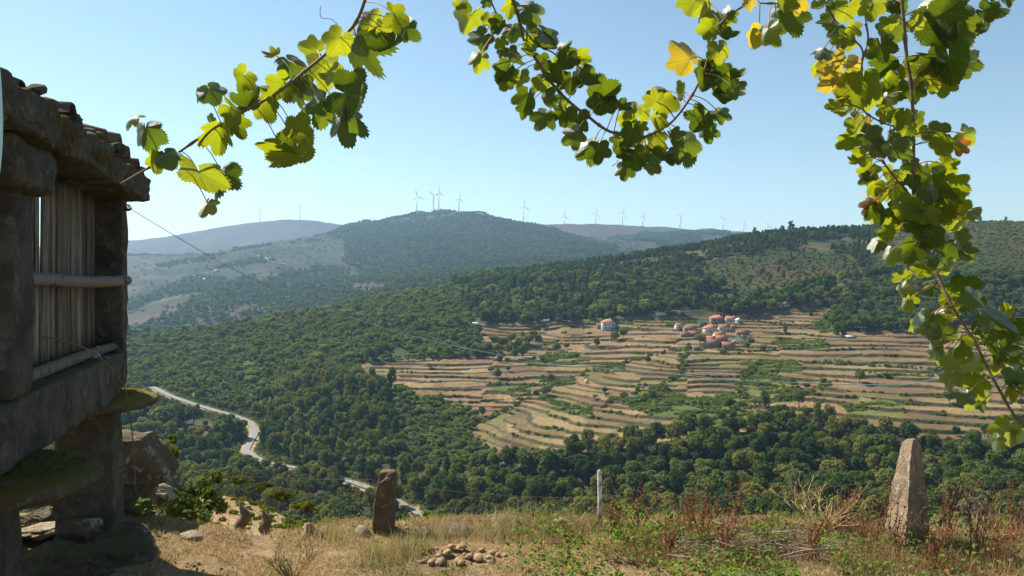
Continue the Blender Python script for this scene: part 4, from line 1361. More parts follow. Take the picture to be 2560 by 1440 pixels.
# ------------------------------------------------------------------ single trees on the terraces
def z4(x, y, h): return (1100 + x / 3.2, 740 + y / 3.2, h / 3.2)
def z5(x, y, h): return (1860 + x / 3.273, 760 + y / 3.273, h / 3.273)


def single_tree(u, v, hpx, key, label, group=None, wide=1.1, dmin=340, dmax=760):
    p = hit(u, v, dmin, dmax)
    h = hpx * p.y / F
    t = empty('field_tree', p - Vector((0, 0, 0.2)))
    t.scale = (h * wide, h * wide, h); t.rotation_euler = (0, 0, random.uniform(0, 6.28))
    for nm, me in (('crown', TREES[key][0]), ('trunk', TREES[key][1])):
        o = bpy.data.objects.new(nm, me); COL.objects.link(o); o.parent = t
    return tag(t, label, 'tree', group)


gA = 'grove trees on the left terraces'
for q_ in ((430, 400, 100), (500, 420, 105), (570, 390, 110), (620, 450, 110), (660, 500, 120), (715, 400, 110), (745, 345, 85), (785, 375, 80), (460, 470, 90), (550, 470, 95), (600, 510, 90), (690, 455, 100), (390, 450, 90), (340, 470, 80), (280, 480, 80), (660, 330, 60), (230, 430, 75), (195, 490, 70), (540, 540, 60), (480, 530, 70), (420, 510, 80), (640, 400, 90)):
    u, v, h = z4(*q_); single_tree(u, v, h, random.choice(['oak_0', 'oak_1', 'oak_2', 'oak_3', 'oak_5']), 'round tree in the grove between the left and middle terraces', gA, 1.15)
for q_, key, lb, wd in (
        ((320, 300, 62), 'oak_4', 'dark round tree below the white roofed field shed', 1.3),
        ((935, 440, 82), 'oak_1', 'left of two round trees on the upper middle terraces', 1.1),
        ((1015, 428, 64), 'oak_2', 'right and smaller of two round trees on the upper middle terraces', 1.2),
        ((1255, 402, 92), 'oak_3', 'lone dark tree on the terraces below the tall pale house', 1.0),
        ((1395, 352, 100), 'oak_5', 'large round tree right below the tall pale house', 1.2),
        ((1470, 335, 90), 'oak_0', 'second tree beside the large one below the tall house', 1.1),
        ((1418, 270, 55), 'cypress_0', 'dark narrow tree at the right corner of the tall house', 1.6),
        ((2080, 395, 110), 'olive_0', 'broad olive grey tree in front of the village', 1.5),
        ((1090, 502, 62), 'oak_4', 'small round tree amid the green strip in the middle terraces', 1.1),
        ((820, 525, 58), 'oak_2', 'small tree at the left tip of the green strip', 1.0),
        ((1660, 540, 62), 'oak_0', 'small tree beside the sunken lane below the village', 1.1),
        ((890, 695, 84), 'oak_1', 'leaning bright tree above the hedge line in the terraces', 1.0),
        ((822, 672, 62), 'olive_1', 'thin grey green tree left of the leaning bright tree', 0.9),
        ((460, 662, 88), 'oak_3', 'round tree at the left edge of the dry terraces', 1.2),
        ((408, 622, 74), 'olive_0', 'pale grey tree left of the round edge tree', 1.2),
        ((545, 606, 54), 'oak_5', 'small bush like tree on the left terrace rim', 1.2),
        ((850, 802, 104), 'olive_1', 'spreading grey green tree on the diagonal hedge', 1.2),
        ((1700, 822, 92), 'oak_4', 'upright tree where the hedges meet in mid terraces', 0.9),
        ((1810, 752, 54), 'oak_0', 'little tree on a terrace wall below the wire', 1.0),
        ((1560, 792, 46), 'oak_2', 'bushy little tree on the middle terraces', 1.3),
        ((1240, 832, 54), 'olive_0', 'low grey bush tree on a green terrace', 1.3),
        ((1320, 782, 54), 'oak_3', 'dark low tree on the middle terraces near the haystack', 1.3),
        ((340, 962, 96), 'oak_1', 'tree at the corner where scrub meets the lowest terraces', 1.1),
        ((1510, 1175, 195), 'oak_2', 'big dark oak at the foot of the terraces casting a long shadow', 0.85),
        ((2260, 1012, 96), 'oak_5', 'dark tree above the wood, left of a leaning pair', 1.0),
        ((2345, 1004, 94), 'oak_0', 'dark tree above the wood, right of a leaning pair', 1.0),
        ((2320, 902, 96), 'oak_4', 'wide dark tree on a green lower terrace', 1.5),
        ((2085, 872, 48), 'tall_0', 'slim young tree on the right middle terrace', 1.0),
        ((1900, 1062, 60), 'tall_1', 'slim dark tree near the bottom terrace wall', 1.2),
        ((1780, 1150, 60), 'oak_1', 'bush like tree on the rough slope under the terraces', 1.4)):
    u, v, h = z4(*q_); single_tree(u, v, h, key, lb, None, wd)
for q_, key, lb, wd in (
        ((1680, 802, 118), 'oak_3', 'compact very round dark tree on the right terraces', 1.25),
        ((945, 642, 104), 'oak_1', 'round tree on the weedy right terraces above the wire', 1.3),
        ((650, 667, 66), 'oak_5', 'low round bush tree left of the weedy terrace tree', 1.5),
        ((400, 692, 92), 'olive_1', 'hazy grey tree just above the wire at mid right', 1.3),
        ((510, 700, 60), 'oak_4', 'dark squat tree right of the hazy grey tree', 1.6),
        ((170, 842, 155), 'tall_2', 'tall dark column of foliage on the lower terraces', 1.2),
        ((450, 852, 175), 'oak_0', 'tall broad tree at the bottom of the right terraces', 0.9),
        ((1160, 588, 56), 'oak_2', 'small dark bush tree among weeds at right', 1.5),
        ((755, 246, 104), 'cypress_0', 'left of two dark conifers by the top right terraces', 1.5),
        ((818, 242, 96), 'cypress_1', 'right of two dark conifers by the top right terraces', 1.5),
        ((545, 92, 56), 'cypress_1', 'small dark tree at the edge of the bare brown clearing', 1.4),
        ((1965, 1082, 122), 'oak_5', 'lit yellowish tree on the bottom right terrace', 0.9),
        ((1730, 1072, 92), 'oak_4', 'dark small tree on the bottom right terrace', 1.1),
        ((340, 242, 96), 'tall_1', 'slender feathery tree right of the village field', 0.9),
        ((160, 382, 70), 'olive_0', 'round grey bush in the gardens below the cream house', 1.3),
        ((60, 330, 70), 'oak_2', 'dark garden tree right of the lowest stone houses', 1.3),
        ((20, 345, 60), 'oak_0', 'garden bush tree beside the cream house', 1.4),
        ((2270, 840, 80), 'oak_1', 'bright tree on the far right terraces behind the vine', 1.0)):
    u, v, h = z5(*q_); single_tree(u, v, h, key, lb, None, wd)
# skyline pines
for i, (u, h) in enumerate(((1888, 24), (1956, 22), (1978, 30), (1720, 18), (1830, 18), (2515, 12))):
    lb = ('pine standing above the skyline wood, left of the umbrella pines', 'umbrella shaped pine on the skyline, left of the pair', 'taller umbrella shaped pine on the skyline, right of the pair',
          'pine tip on the skyline where the far ridge meets the wood', 'pine on the skyline right of the ridge wind turbine', 'lone tiny tree on the bare right skyline')[i]
    s_ = (u - CX) / F
    dd = 1045.0
    p = Vector((s_ * dd, dd, float(zat(s_, dd)) - 0.3))
    hh = h * dd / F * 1.25
    t = empty('skyline_pine', p); t.scale = (hh * 1.25, hh * 1.25, hh); t.rotation_euler = (0, 0, i * 1.3)
    for nm, me in (('crown', TREES['pine_%d' % (i % 4)][0]), ('trunk', TREES['pine_%d' % (i % 4)][1])):
        o = bpy.data.objects.new(nm, me); COL.objects.link(o); o.parent = t
    tag(t, lb, 'pine')
# haystack, yellow road sign
p = hit(1467, 957, 380, 720)
mb = MB(); mb.tube([p + Vector((0, 0, -0.3)), p + Vector((0, 0, 1.2)), p + Vector((0, 0, 2.4)), p + Vector((0, 0, 3.3))], [1.5, 1.6, 1.0, 0.1], 10)
tag(mb.build('haystack', 'tan_twig', None, True), 'small conical straw stack on the dry middle terraces', 'haystack')
p = P(484, 998, 562); p.z -= 0.3
t = empty('road_sign', p)
mb = MB(); mb.tube([p, p + Vector((0, 0, 3.2))], 0.1, 6); mb.build('post', 'turbine_white', t)
mb = MB(); mb.poly([p + Vector((-1.3, -0.15, 2.2)), p + Vector((1.3, -0.15, 2.2)), p + Vector((0, -0.15, 5.0)), p + Vector((-1.3, 0.0, 2.2)), p + Vector((1.3, 0.0, 2.2)), p + Vector((0, 0.0, 5.0))], [(0, 1, 2), (3, 5, 4), (0, 3, 4, 1), (1, 4, 5, 2), (2, 5, 3, 0)]); mb.build('sign_panel', 'sign_yellow', t)
tag(t, 'small yellow sign beside the upper stretch of road', 'sign')


# ------------------------------------------------------------------ the yard in the foreground
def yard_z(x, y):
    x = np.asarray(x, float); y = np.asarray(y, float)
    z = -2.70 + 0.22 * np.clip((-x - 2.6) / 1.4, 0, 1) - 0.06 * np.clip((x - 1) / 4, 0, 1)
    z = z + fbm(x / 1.6, y / 1.6, 71, 3) * 0.07 + fbm(x / 0.35, y / 0.35, 72, 3) * 0.028
    z = z + 0.10 * np.exp(-((x + 0.45) ** 2 / 0.35 + (y - 7.75) ** 2 / 0.08))
    edge = 8.42 + 0.43 * np.clip((x + 2.7) / 0.7, 0, 1) + fbm(x / 1.3, x * 0 + 2.0, 73, 3) * 0.25 - 0.25 * np.clip((x - 3.5) / 2, 0, 1)
    t = np.clip(y - edge, 0, None)
    z = z - 1.1 * t * t - 0.25 * t
    lip = np.exp(-((y - edge + 0.12) / 0.16) ** 2) * (0.02 + 0.07 * vnoise(x * 2.3, x * 0, 74))
    z = z + lip
    return np.maximum(z, -11.0)


gx = np.arange(-9, 10.01, 0.09); gy = np.concatenate([np.arange(-8, 5.5, 0.4), np.arange(5.5, 10.4, 0.06), np.arange(10.4, 14.5, 0.25)])
GX, GY = np.meshgrid(gx, gy)
GZ = yard_z(GX, GY)
vs = np.stack([GX, GY, GZ], -1).reshape(-1, 3)
ii = np.arange(GX.size).reshape(GX.shape)
qd = np.stack([ii[:-1, :-1], ii[:-1, 1:], ii[1:, 1:], ii[1:, :-1]], -1).reshape(-1, 4)
yard = add('yard_ground', make_mesh('yard_ground', vs, qd, 'yard', True))
tag(yard, kind='structure', label='dry straw covered yard at the edge of the slope', cat='ground')


def yz(x, y):
    return float(yard_z(np.array([x]), np.array([y]))[0])


def yardpt(u, v):
    """where the sight line through (u, v) meets the yard"""
    s_ = (u - CX) / F; tv = (v - HY) / F
    ys = np.linspace(6.0, 9.6, 400)
    m_ = yard_z(ys * s_, ys) >= -tv * ys
    i = np.argmax(m_) if m_.any() else 399
    y = ys[i]
    return Vector((s_ * y, y, yz(s_ * y, y)))


# ------------------------------------------------------------------ granary on stone mushrooms
A0 = Vector((-3.86, 7.5, 0))                 # foot of the wall plane at the far post
AT = Vector((0.274, -0.962, 0)).normalized()   # along the wall towards the viewer
AN = Vector((0.962, 0.274, 0)).normalized()    # outwards from the wall
AZ = Vector((0, 0, 1))
AX3 = (AT, AN, AZ)
gran = empty('stone_granary', A0 + AT * 1.3 - AN * 0.5 + Vector((0, 0, -2.6)))


def gpt(t, n, z):
    return A0 + AT * t + AN * n + AZ * z


def gblock(name, t0, t1, n0, n1, z0, z1, mat, seed, rough=0.022, power=9, n=9, freq=3.0, parent=None, smooth=True):
    c = gpt((t0 + t1) / 2, (n0 + n1) / 2, (z0 + z1) / 2)
    v, f = block_verts(c, ((t1 - t0) / 2, (n1 - n0) / 2, (z1 - z0) / 2), AX3, seed, rough, power, n, freq=freq)
    return add(name, make_mesh(name, v, f, mat, smooth), parent or gran)


WID = 1.15                                    # width of the granary
# posts, sill stones and back side
gblock('corner_post', -0.24, 0.0, -0.24, 0.18, -1.04, 0.80, 'granite_dark', 1, 0.03, 16, 16, 6)
gblock('corner_post', 2.72, 3.14, -0.26, 0.17, -0.70, 0.62, 'granite_dark', 2, 0.03, 16, 16, 6)
gblock('corner_post', -0.24, 0.0, -WID, -WID + 0.26, -0.70, 0.80, 'granite_dark', 3, 0.03)
gblock('corner_post', 2.72, 3.14, -WID, -WID + 0.26, -0.70, 0.62, 'granite_dark', 4, 0.03)
gblock('sill_stone', 0.01, 2.98, -0.22, 0.19, -1.07, -0.68, 'granite_dark', 5, 0.04, 18, 22, 6)
gblock('sill_stone', 2.99, 4.8, -0.22, 0.20, -1.06, -0.69, 'granite_dark', 6, 0.04, 18, 22, 6)
gblock('sill_stone', -0.15, 4.6, -WID, -WID + 0.3, -1.07, -0.68, 'granite_dark', 7, 0.03, 12, 12)
gblock('floor_slab', -0.1, 4.5, -WID + 0.28, -0.21, -0.98, -0.72, 'granite_dark', 8, 0.03, 12, 10)
# eave slabs on the wall heads
gblock('eave_slab', -0.34, 1.36, -0.4, 0.37, 0.775, 1.0, 'moss_stone', 9, 0.085, 14, 26, 6.0)
gblock('eave_slab', 1.37, 2.95, -0.4, 0.35, 0.79, 1.02, 'moss_stone', 10, 0.085, 14, 26, 6.0)
gblock('eave_slab', 2.96, 4.7, -0.4, 0.36, 0.78, 1.03, 'moss_stone', 11, 0.085, 14, 26, 6.0)
gblock('eave_slab', -0.34, 4.7, -WID - 0.3, -WID + 0.45, 0.78, 1.0, 'moss_stone', 12, 0.05, 7, 16)
gblock('corbel_stone', 2.58, 3.6, -0.35, 0.29, 0.52, 0.80, 'granite_dark', 13, 0.06, 6, 18, 5)
# mushroom discs and pillars


def disc(t, n, z0, z1, r, mat, seed):
    v, f = ico(4)
    v = v.copy()
    rr = np.hypot(v[:, 0], v[:, 1]) + 1e-6
    k_ = np.maximum(rr ** 2.6 + np.abs(v[:, 2]) ** 2.6, 1e-6) ** (-1 / 2.6)
    v *= k_[:, None]
    c = np.array(gpt(t, n, (z0 + z1) / 2))
    w = v * np.array([r, r * 1.05, (z1 - z0) / 2])
    w *= (1 + noise3(v * 2 + seed, seed) * 0.07)[:, None]
    w += (noise3(v * 9 + seed, seed + 3) * 0.012)[:, None] * v
    return add('rat_guard_disc', make_mesh('rat_guard_disc', w + c, f, mat, True), gran)


disc(-0.02, -0.08, -1.235, -1.055, 0.56, 'yellow_moss_stone', 21)
disc(3.02, -0.03, -1.27, -1.055, 0.62, 'moss_stone', 22)
disc(-0.02, -WID + 0.1, -1.25, -1.06, 0.55, 'moss_stone', 23)
disc(3.02, -WID + 0.1, -1.25, -1.06, 0.55, 'moss_stone', 24)
for i, (t_, n_) in enumerate(((-0.02, -0.1), (3.02, -0.12), (-0.02, -WID + 0.1), (3.02, -WID + 0.1))):
    c = gpt(t_, n_, 0)
    bot = -2.42 if i != 1 else -2.75
    v, f = block_verts((c.x, c.y, (bot - 1.2) / 2), (0.27, 0.26, (-1.2 - bot) / 2 + 0.02), AX3, 30 + i, 0.035, 10, 16, 0.9)
    add('pillar', make_mesh('pillar', v, f, 'granite_dark', True), gran)
# slatted wall of split planks
pr = random.Random(5)
t_ = 0.015
kk_ = 0
GAP = 1.70
while t_ < 2.70:
    w_ = pr.uniform(0.09, 0.17)
    if t_ < GAP and t_ + w_ > GAP - 0.03:
        w_ = GAP + 0.03 - t_
    lean = pr.uniform(-0.008, 0.008)
    n0 = -0.06 + pr.uniform(-0.014, 0.014)
    mb = MB()
    top = 0.84; bot = -0.665
    segs = 5
    vs = []; fs = []
    edgep = abs(t_ + w_ - GAP - 0.03) < 1e-6
    for i in range(segs + 1):
        z_ = bot + (top - bot) * i / segs
        o_ = lean * i / segs + pr.uniform(-0.003, 0.003)
        wo = w_ - 0.005 - (0.085 * i / segs if edgep else 0) + pr.uniform(-0.004, 0.002)
        vs += [gpt(t_ + o_, n0, z_), gpt(t_ + o_ + wo, n0 + pr.uniform(-0.003, 0.003), z_), gpt(t_ + o_ + wo, n0 - 0.022, z_), gpt(t_ + o_, n0 - 0.022, z_)]
    for i in range(segs):
        for j in range(4):
            a, b = 4 * i + j, 4 * i + (j + 1) % 4
            fs.append((a, b, b + 4, a + 4))
    fs += [(3, 2, 1, 0), (len(vs) - 4, len(vs) - 3, len(vs) - 2, len(vs) - 1)]
    mb.poly(vs, fs); mb.build('plank', 'wood', gran)
    t_ += w_ + (0.03 if edgep else pr.choice([0.002, 0.004, 0.006, 0.009]))
    kk_ += 1
# planks of the back and the far gable, with a gap one can see daylight through
t_ = 0.02
while t_ < 2.70:
    mb = MB(); mb.box(gpt(t_ + 0.06, -WID + 0.06, 0.08), (0.115, 0.022, 1.5), M=Matrix((AT, AN, AZ)).transposed())
    mb.build('plank', 'wood', gran); t_ += 0.122
n_ = -WID + 0.3
while n_ < -0.27:
    if not (-0.68 < n_ < -0.34):
        mb = MB(); mb.box(gpt(-0.1, n_ + 0.045, 0.08), (0.02, 0.086, 1.5), M=Matrix((AT, AN, AZ)).transposed())
        mb.build('plank', 'wood', gran)
    n_ += 0.095
# rails
mb = MB()
pts = [gpt(2.80 - 2.86 * i / 8, 0.0 + 0.20 * (i / 8) ** 4 + 0.006 * math.sin(i * 1.7), -0.005 + 0.012 * math.sin(i * 0.8)) for i in range(9)]
mb.tube(pts, [0.050 + 0.004 * math.sin(i * 2.1) for i in range(9)], 12)
mb.build('rail_log', 'log', gran, True)
mb = MB()
mb.tube([gpt(2.76, 0.02, -0.645), gpt(1.8, 0.02, -0.64), gpt(0.8, 0.03, -0.635), gpt(0.04, 0.10, -0.625)], [0.045, 0.05, 0.046, 0.04], 8)
mb.build('bottom_rail', 'wood', gran)
# clay roof tiles, ragged rows along the eave
tr = random.Random(11)
def tile(t, n, z, pitch, length=0.42, rad=0.095, skew=0.0, flip=1):
    vs = []; fs = []
    L = 3; A = 7
    for i in range(L + 1):
        l = length * i / L
        r_ = rad * (1.0 - 0.14 * i / L)
        for layer in (0, 1):
            for j in range(A):
                a = math.pi * j / (A - 1)
                rr = r_ - 0.014 * layer
                wob = 1 + 0.05 * math.sin(j * 2.3 + i * 1.1 + t * 9)
                vs.append(gpt(t - math.cos(a) * rr + skew * l, n - l * math.cos(pitch), z + l * math.sin(pitch) + flip * math.sin(a) * rr * 0.8 * wob))
    N = 2 * A
    for i in range(L):
        for j in range(A - 1):
            a = i * N + j
            fs.append((a, a + 1, a + 1 + N, a + N))
            b = i * N + A + j
            fs.append((b, b + N, b + 1 + N, b + 1))
    for j in range(A - 1):
        fs.append((j, j + A, j + A + 1, j + 1))
        e = L * N
        fs.append((e + j, e + j + 1, e + j + A + 1, e + j + A))
    for i in range(L):
        for j in (0, A - 1):
            a = i * N + j
            fs.append((a, a + N, a + N + A, a + A))
    me = make_mesh('roof_tile', [tuple(v) for v in vs], fs, 'tile', True)
    return add('roof_tile', me, gran)


t_ = -0.28
while t_ < 3.3:
    base = 1.0 + tr.uniform(-0.01, 0.04)
    for row in range(3):
        tile(t_ + tr.uniform(-0.03, 0.03), 0.26 - row * 0.33 + tr.uniform(-0.05, 0.06), base + row * 0.14 + tr.uniform(-0.01, 0.02), 0.40 + tr.uniform(-0.06, 0.06), tr.uniform(0.38, 0.46), tr.uniform(0.085, 0.105), tr.uniform(-0.1, 0.1))
    t_ += tr.uniform(0.175, 0.215)
# the further roof slope, and the rubble filling under the tiles
t_ = -0.28
while t_ < 4.6:
    tile(t_, -0.72, 1.33, -0.40, 0.95, 0.10)
    t_ += 0.2
gblock('roof_bed', -0.3, 4.6, -WID + 0.1, -0.02, 1.0, 1.24, 'granite_dark', 14, 0.04, 3, 8)
for q_ in range(5):
    tile(0.55 + q_ * 0.02 + tr.uniform(-0.2, 0.5), 0.30, 1.09 + 0.02 * q_, 0.15, 0.4, 0.1, 0.5)
tile(0.1, 0.33, 1.06, 0.2, 0.4, 0.1, -0.7); tile(1.5, 0.33, 1.08, 0.2, 0.4, 0.1, 0.6); tile(2.5, 0.33, 1.07, 0.15, 0.45, 0.11, -0.6)
for q_ in range(34):
    s_ = tr.uniform(0.05, 0.13)
    me = rock_mesh('roof_stone', (s_ * 1.5, s_, s_ * 0.7), 300 + q_, tr.choice(['granite_dark', 'moss_stone', 'tile']), 2, 8, 0.2)
    o = add('roof_stone', me, None, gpt(tr.uniform(-0.3, 3.3), 0.2 + tr.uniform(-0.05, 0.13), 1.02 + tr.uniform(0.0, 0.07)))
    o.rotation_euler = (tr.uniform(-.4, .4), tr.uniform(-.4, .4), tr.uniform(0, 6)); o.parent = gran
    o.matrix_parent_inverse = Matrix.Translation(gran.location).inverted()
# moss hanging along the slab edge
mo = MB(); mr = random.Random(3)
for q_ in range(5200):
    t_ = mr.uniform(-0.3, 4.2); z_ = mr.choice([mr.uniform(0.9, 1.06), mr.uniform(0.80, 1.05)])
    b = gpt(t_, 0.33 + mr.uniform(-0.03, 0.035) - 0.05 * (z_ > 1.0), z_)
    if vnoise(np.array([t_ * 3.0]), np.array([z_ * 4]), 5)[0] < 0.42: continue
    dv = AN * mr.uniform(0.0, 0.02) + AT * mr.uniform(-0.02, 0.02) + AZ * mr.uniform(-0.055, 0.02)
    sd = AT * mr.uniform(0.006, 0.014)
    c_ = mr.random()
    colr = (0.10 + 0.13 * c_, 0.085 + 0.09 * c_, 0.02 + 0.02 * c_)
    mo.poly([b - sd, b + sd, b + dv], [(0, 1, 2)], colr)
mob = mo.build('eave_moss', 'grass', gran); mob['kind'] = 'stuff'
mo = MB()
for q_ in range(4200):
    if q_ % 2: c0, R0, zt_ = gpt(3.02, -0.03, 0), 0.6, -1.065
    else: c0, R0, zt_ = gpt(-0.02, -0.08, 0), 0.54, -1.06
    a = mr.uniform(0, 6.283); rr = R0 * math.sqrt(mr.uniform(0.1, 0.95))
    b = Vector((c0.x + math.cos(a) * rr, c0.y + math.sin(a) * rr, zt_ - 0.07 * (rr / R0) ** 4))
    dv = Vector((mr.uniform(-0.02, 0.02), mr.uniform(-0.02, 0.02), mr.uniform(0.008, 0.03)))
    sd = Vector((mr.uniform(-0.008, 0.008), mr.uniform(-0.008, 0.008), 0))
    c_ = mr.random()
    colr = (0.045 + 0.05 * c_, 0.05 + 0.05 * c_, 0.014) if q_ % 2 else (0.13 + 0.14 * c_, 0.10 + 0.09 * c_, 0.015)
    mo.poly([b - sd, b + sd, b + dv], [(0, 1, 2)], colr)
mob = mo.build('disc_moss', 'grass', gran); mob['kind'] = 'stuff'
tag(gran, 'old stone granary with grey plank wall and mossy tiled roof, raised on mushroom pillars', 'granary')
# a scrap of blue plastic on the sill, the pale hose at the picture's edge
v, f = ico(3)
w = v * (1 + noise3(v * 2.5, 4)[:, None] * 0.6) * np.array([0.05, 0.045, 0.03])
tag(add('plastic_scrap', make_mesh('plastic_scrap', w + np.array(gpt(0.62, 0.06, -0.665)), f, 'blue_plastic')), 'crumpled blue plastic scrap lying on the granary sill', 'plastic')
mb = MB(); mb.tube(spline([P(-26, 60, 2.0), P(-8, 170, 2.0), P(-2, 260, 2.0), P(-1, 340, 2.0), P(-8, 430, 2.0), P(-30, 540, 2.0)], 6), 0.007, 10)
tag(mb.build('garden_hose', 'pale_blue_hose', None, True), 'pale blue hose hanging at the left edge before the roof', 'hose')

# ------------------------------------------------------------------ stones about the granary
def rock(name, u, v, d, dims, seed, mat, label, sub=5, facets=12, rough=0.22, rot=0.0, cat='rock', group=None):
    me = rock_mesh(name, dims, seed, mat, sub, facets, rough)
    o = add(name, me, None, P(u, v, d))
    o.rotation_euler = (0, 0, rot)
    return tag(o, label, cat, group)


# the big hewn block behind the far pillar: flat lit top, flared foot
blk = [(-0.72, -0.02), (0.24, 0.0), (0.30, -0.10), (0.50, -0.40), (0.48, -0.50), (0.30, -0.56), (0.26, -0.68), (0.08, -0.74), (-0.72, -0.74)]
bc = P(310, 1088, 8.6)
mb = MB()
nB = len(blk)
for yy in (0.0, 0.08, 0.30, 0.36):
    ins = 0.04 if yy in (0.0, 0.36) else 0.0
    for (x, z) in blk:
        mb.v.append((bc.x + x * (1 - ins), bc.y + yy - 0.1, bc.z + z * (1 - ins) + 0.06 * yy - (ins if z == 0 else 0)))
for i in range(3):
    for j in range(nB):
        a = i * nB + j; b = i * nB + (j + 1) % nB
        mb.f.append((a, a + nB, b + nB, b))
mb.f.append(tuple(range(nB))); mb.f.append(tuple(range(4 * nB - 1, 3 * nB - 1, -1)))
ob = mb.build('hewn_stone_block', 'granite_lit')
md = ob.modifiers.new('subdiv', 'SUBSURF'); md.subdivision_type = 'SIMPLE'; md.levels = 4; md.render_levels = 4
tx = bpy.data.textures.new('block_relief', 'CLOUDS'); tx.noise_scale = 0.22; tx.noise_depth = 3
dm = ob.modifiers.new('relief', 'DISPLACE'); dm.texture = tx; dm.strength = 0.12; dm.mid_level = 0.5; dm.texture_coords = 'GLOBAL'
tag(ob, 'big hewn granite block with flat sunlit top behind the far pillar', 'stone block')
rock('foot_stone', 312, 1268, 8.5, (0.75, 0.5, 0.62), 40, 'granite_dark', 'dark stone carrying the big hewn block behind the pillar')
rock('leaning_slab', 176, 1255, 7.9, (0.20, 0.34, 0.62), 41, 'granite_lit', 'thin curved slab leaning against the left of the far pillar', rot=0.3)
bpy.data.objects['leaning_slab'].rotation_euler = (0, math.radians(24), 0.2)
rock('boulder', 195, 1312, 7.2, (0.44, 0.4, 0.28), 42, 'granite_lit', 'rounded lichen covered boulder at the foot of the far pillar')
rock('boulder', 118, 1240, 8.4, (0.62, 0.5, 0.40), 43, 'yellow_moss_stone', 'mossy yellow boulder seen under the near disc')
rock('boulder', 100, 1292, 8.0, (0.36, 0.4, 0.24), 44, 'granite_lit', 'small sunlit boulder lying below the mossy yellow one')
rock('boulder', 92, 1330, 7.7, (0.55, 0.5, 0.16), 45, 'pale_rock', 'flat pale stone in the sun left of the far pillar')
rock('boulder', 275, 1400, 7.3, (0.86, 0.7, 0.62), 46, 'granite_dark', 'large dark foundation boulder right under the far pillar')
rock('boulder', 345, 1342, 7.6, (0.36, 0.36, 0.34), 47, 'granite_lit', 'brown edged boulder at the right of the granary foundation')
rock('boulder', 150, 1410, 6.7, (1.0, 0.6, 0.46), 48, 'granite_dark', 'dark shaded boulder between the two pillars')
rock('boulder', 395, 1240, 9.2, (0.5, 0.4, 0.3), 49, 'pale_rock', 'pale brown stone below the flared corner of the block')
for i, (u, v, w, h, mt, lb) in enumerate(((590, 1312, 90, 26, 'pale_rock', 'low pale stone at the yard edge left of the short post'), (772, 1316, 46, 44, 'pale_rock', 'upright pale stone with dark side left of the short post'), (806, 1328, 50, 36, 'rust_stone', 'brown stone touching the upright pale one'), (903, 1322, 48, 42, 'pale_rock', 'whitish stone at the foot of the short stone post'), (690, 1324, 90, 24, 'rust_stone', 'flat brown stone half buried at the yard edge'), (1395, 1305, 60, 44, 'clod', 'brown heap of roots and earth on the yard rim'), (1120, 1318, 150, 30, 'rust_stone', 'long low brown bank stone right of the short post'), (480, 1330, 80, 26, 'pale_rock', 'pale weathered stone in the grass near the bush'))):
    p = yardpt(u, v + h * 0.35)
    m_ = p.y / F
    me = rock_mesh('field_stone', (w * m_, max(w, h) * m_ * 0.8, h * m_ * 1.25), 60 + i, mt, 3, 8, 0.14)
    o = add('field_stone', me, None, p + Vector((0, 0, -h * m_ * 0.05))); o.rotation_euler = (0, 0, i * 1.1)
    tag(o, lb, 'stone')
# dug clods of earth
hp0 = yardpt(1150, 1385)
heap = empty('clod_heap', hp0)
cr_ = random.Random(9)
cl_me = [rock_mesh('clod', (1, 1, 0.85), 80 + i, 'clod', 2, 7, 0.16) for i in range(6)]
for i in range(85):
    a, rr = cr_.uniform(0, 6.28), math.sqrt(cr_.random())
    x = hp0.x + math.cos(a) * rr * 0.44; y = hp0.y + math.sin(a) * rr * 0.20 - 0.02
    s_ = cr_.choice([0.018, 0.025, 0.035, 0.05, 0.085]) * cr_.uniform(0.8, 1.2)
    o = bpy.data.objects.new('clod', cl_me[i % 6])
    o.location = (x, y, yz(x, y) + s_ * 0.12 + 0.03 * (1 - rr)); o.scale = (s_ * cr_.uniform(0.8, 1.5), s_, s_ * 0.9); o.rotation_euler = (cr_.uniform(-.4, .4), cr_.uniform(-.4, .4), a)
    link(o, heap)
tag(heap, 'low heap of dug yellow earth clods in the dry grass', 'earth heap')

# ------------------------------------------------------------------ fence: stone posts, white stake, rusty netting
def stone_post(name, u0, u1, vtop, vbot, mat, label, seed, lean=(0, 0), taper=0.7, peak=None, depth=0.8):
    b = yardpt((u0 + u1) / 2, vbot)
    m_ = b.y / F
    w = (u1 - u0) * m_; h = (vbot - vtop) * m_ + 0.12
    v, f = cube_grid(14)
    v = v.copy()
    nrm = (np.abs(v) ** 7).sum(1) ** (1 / 7); v /= nrm[:, None]
    k_ = (v[:, 2] + 1) / 2
    w3 = np.empty_like(v)
    sx = 1 + (taper - 1) * k_ ** 1.3
    if peak is not None:
        top = np.clip((k_ - 0.62) / 0.38, 0, 1)
        sx = sx * (1 - 0.60 * top ** 1.5)
    w3[:, 0] = v[:, 0] * w / 2 * sx + lean[0] * k_
    w3[:, 1] = v[:, 1] * w / 2 * depth * sx + lean[1] * k_
    w3[:, 2] = v[:, 2] * h / 2
    if peak is not None:
        w3[:, 0] += peak * w * np.clip((k_ - 0.5) / 0.5, 0, 1)
        # one hewn edge down the middle: left face and right face meet at an angle
        w3[:, 1] += np.where(v[:, 1] < 0, 1, 0) * np.abs(v[:, 0] - 0.15) * w * 0.30
    dn = v / np.linalg.norm(v, axis=1)[:, None]
    w3 += dn * (noise3(w3 * 6 + seed, seed) * 0.028 + noise3(w3 * 20 + seed, seed + 4) * 0.010)[:, None]
    o = add(name, make_mesh(name, w3, f, mat, False), None, (b.x, b.y, b.z + h / 2 - 0.08))
    return tag(o, label, 'post'), b


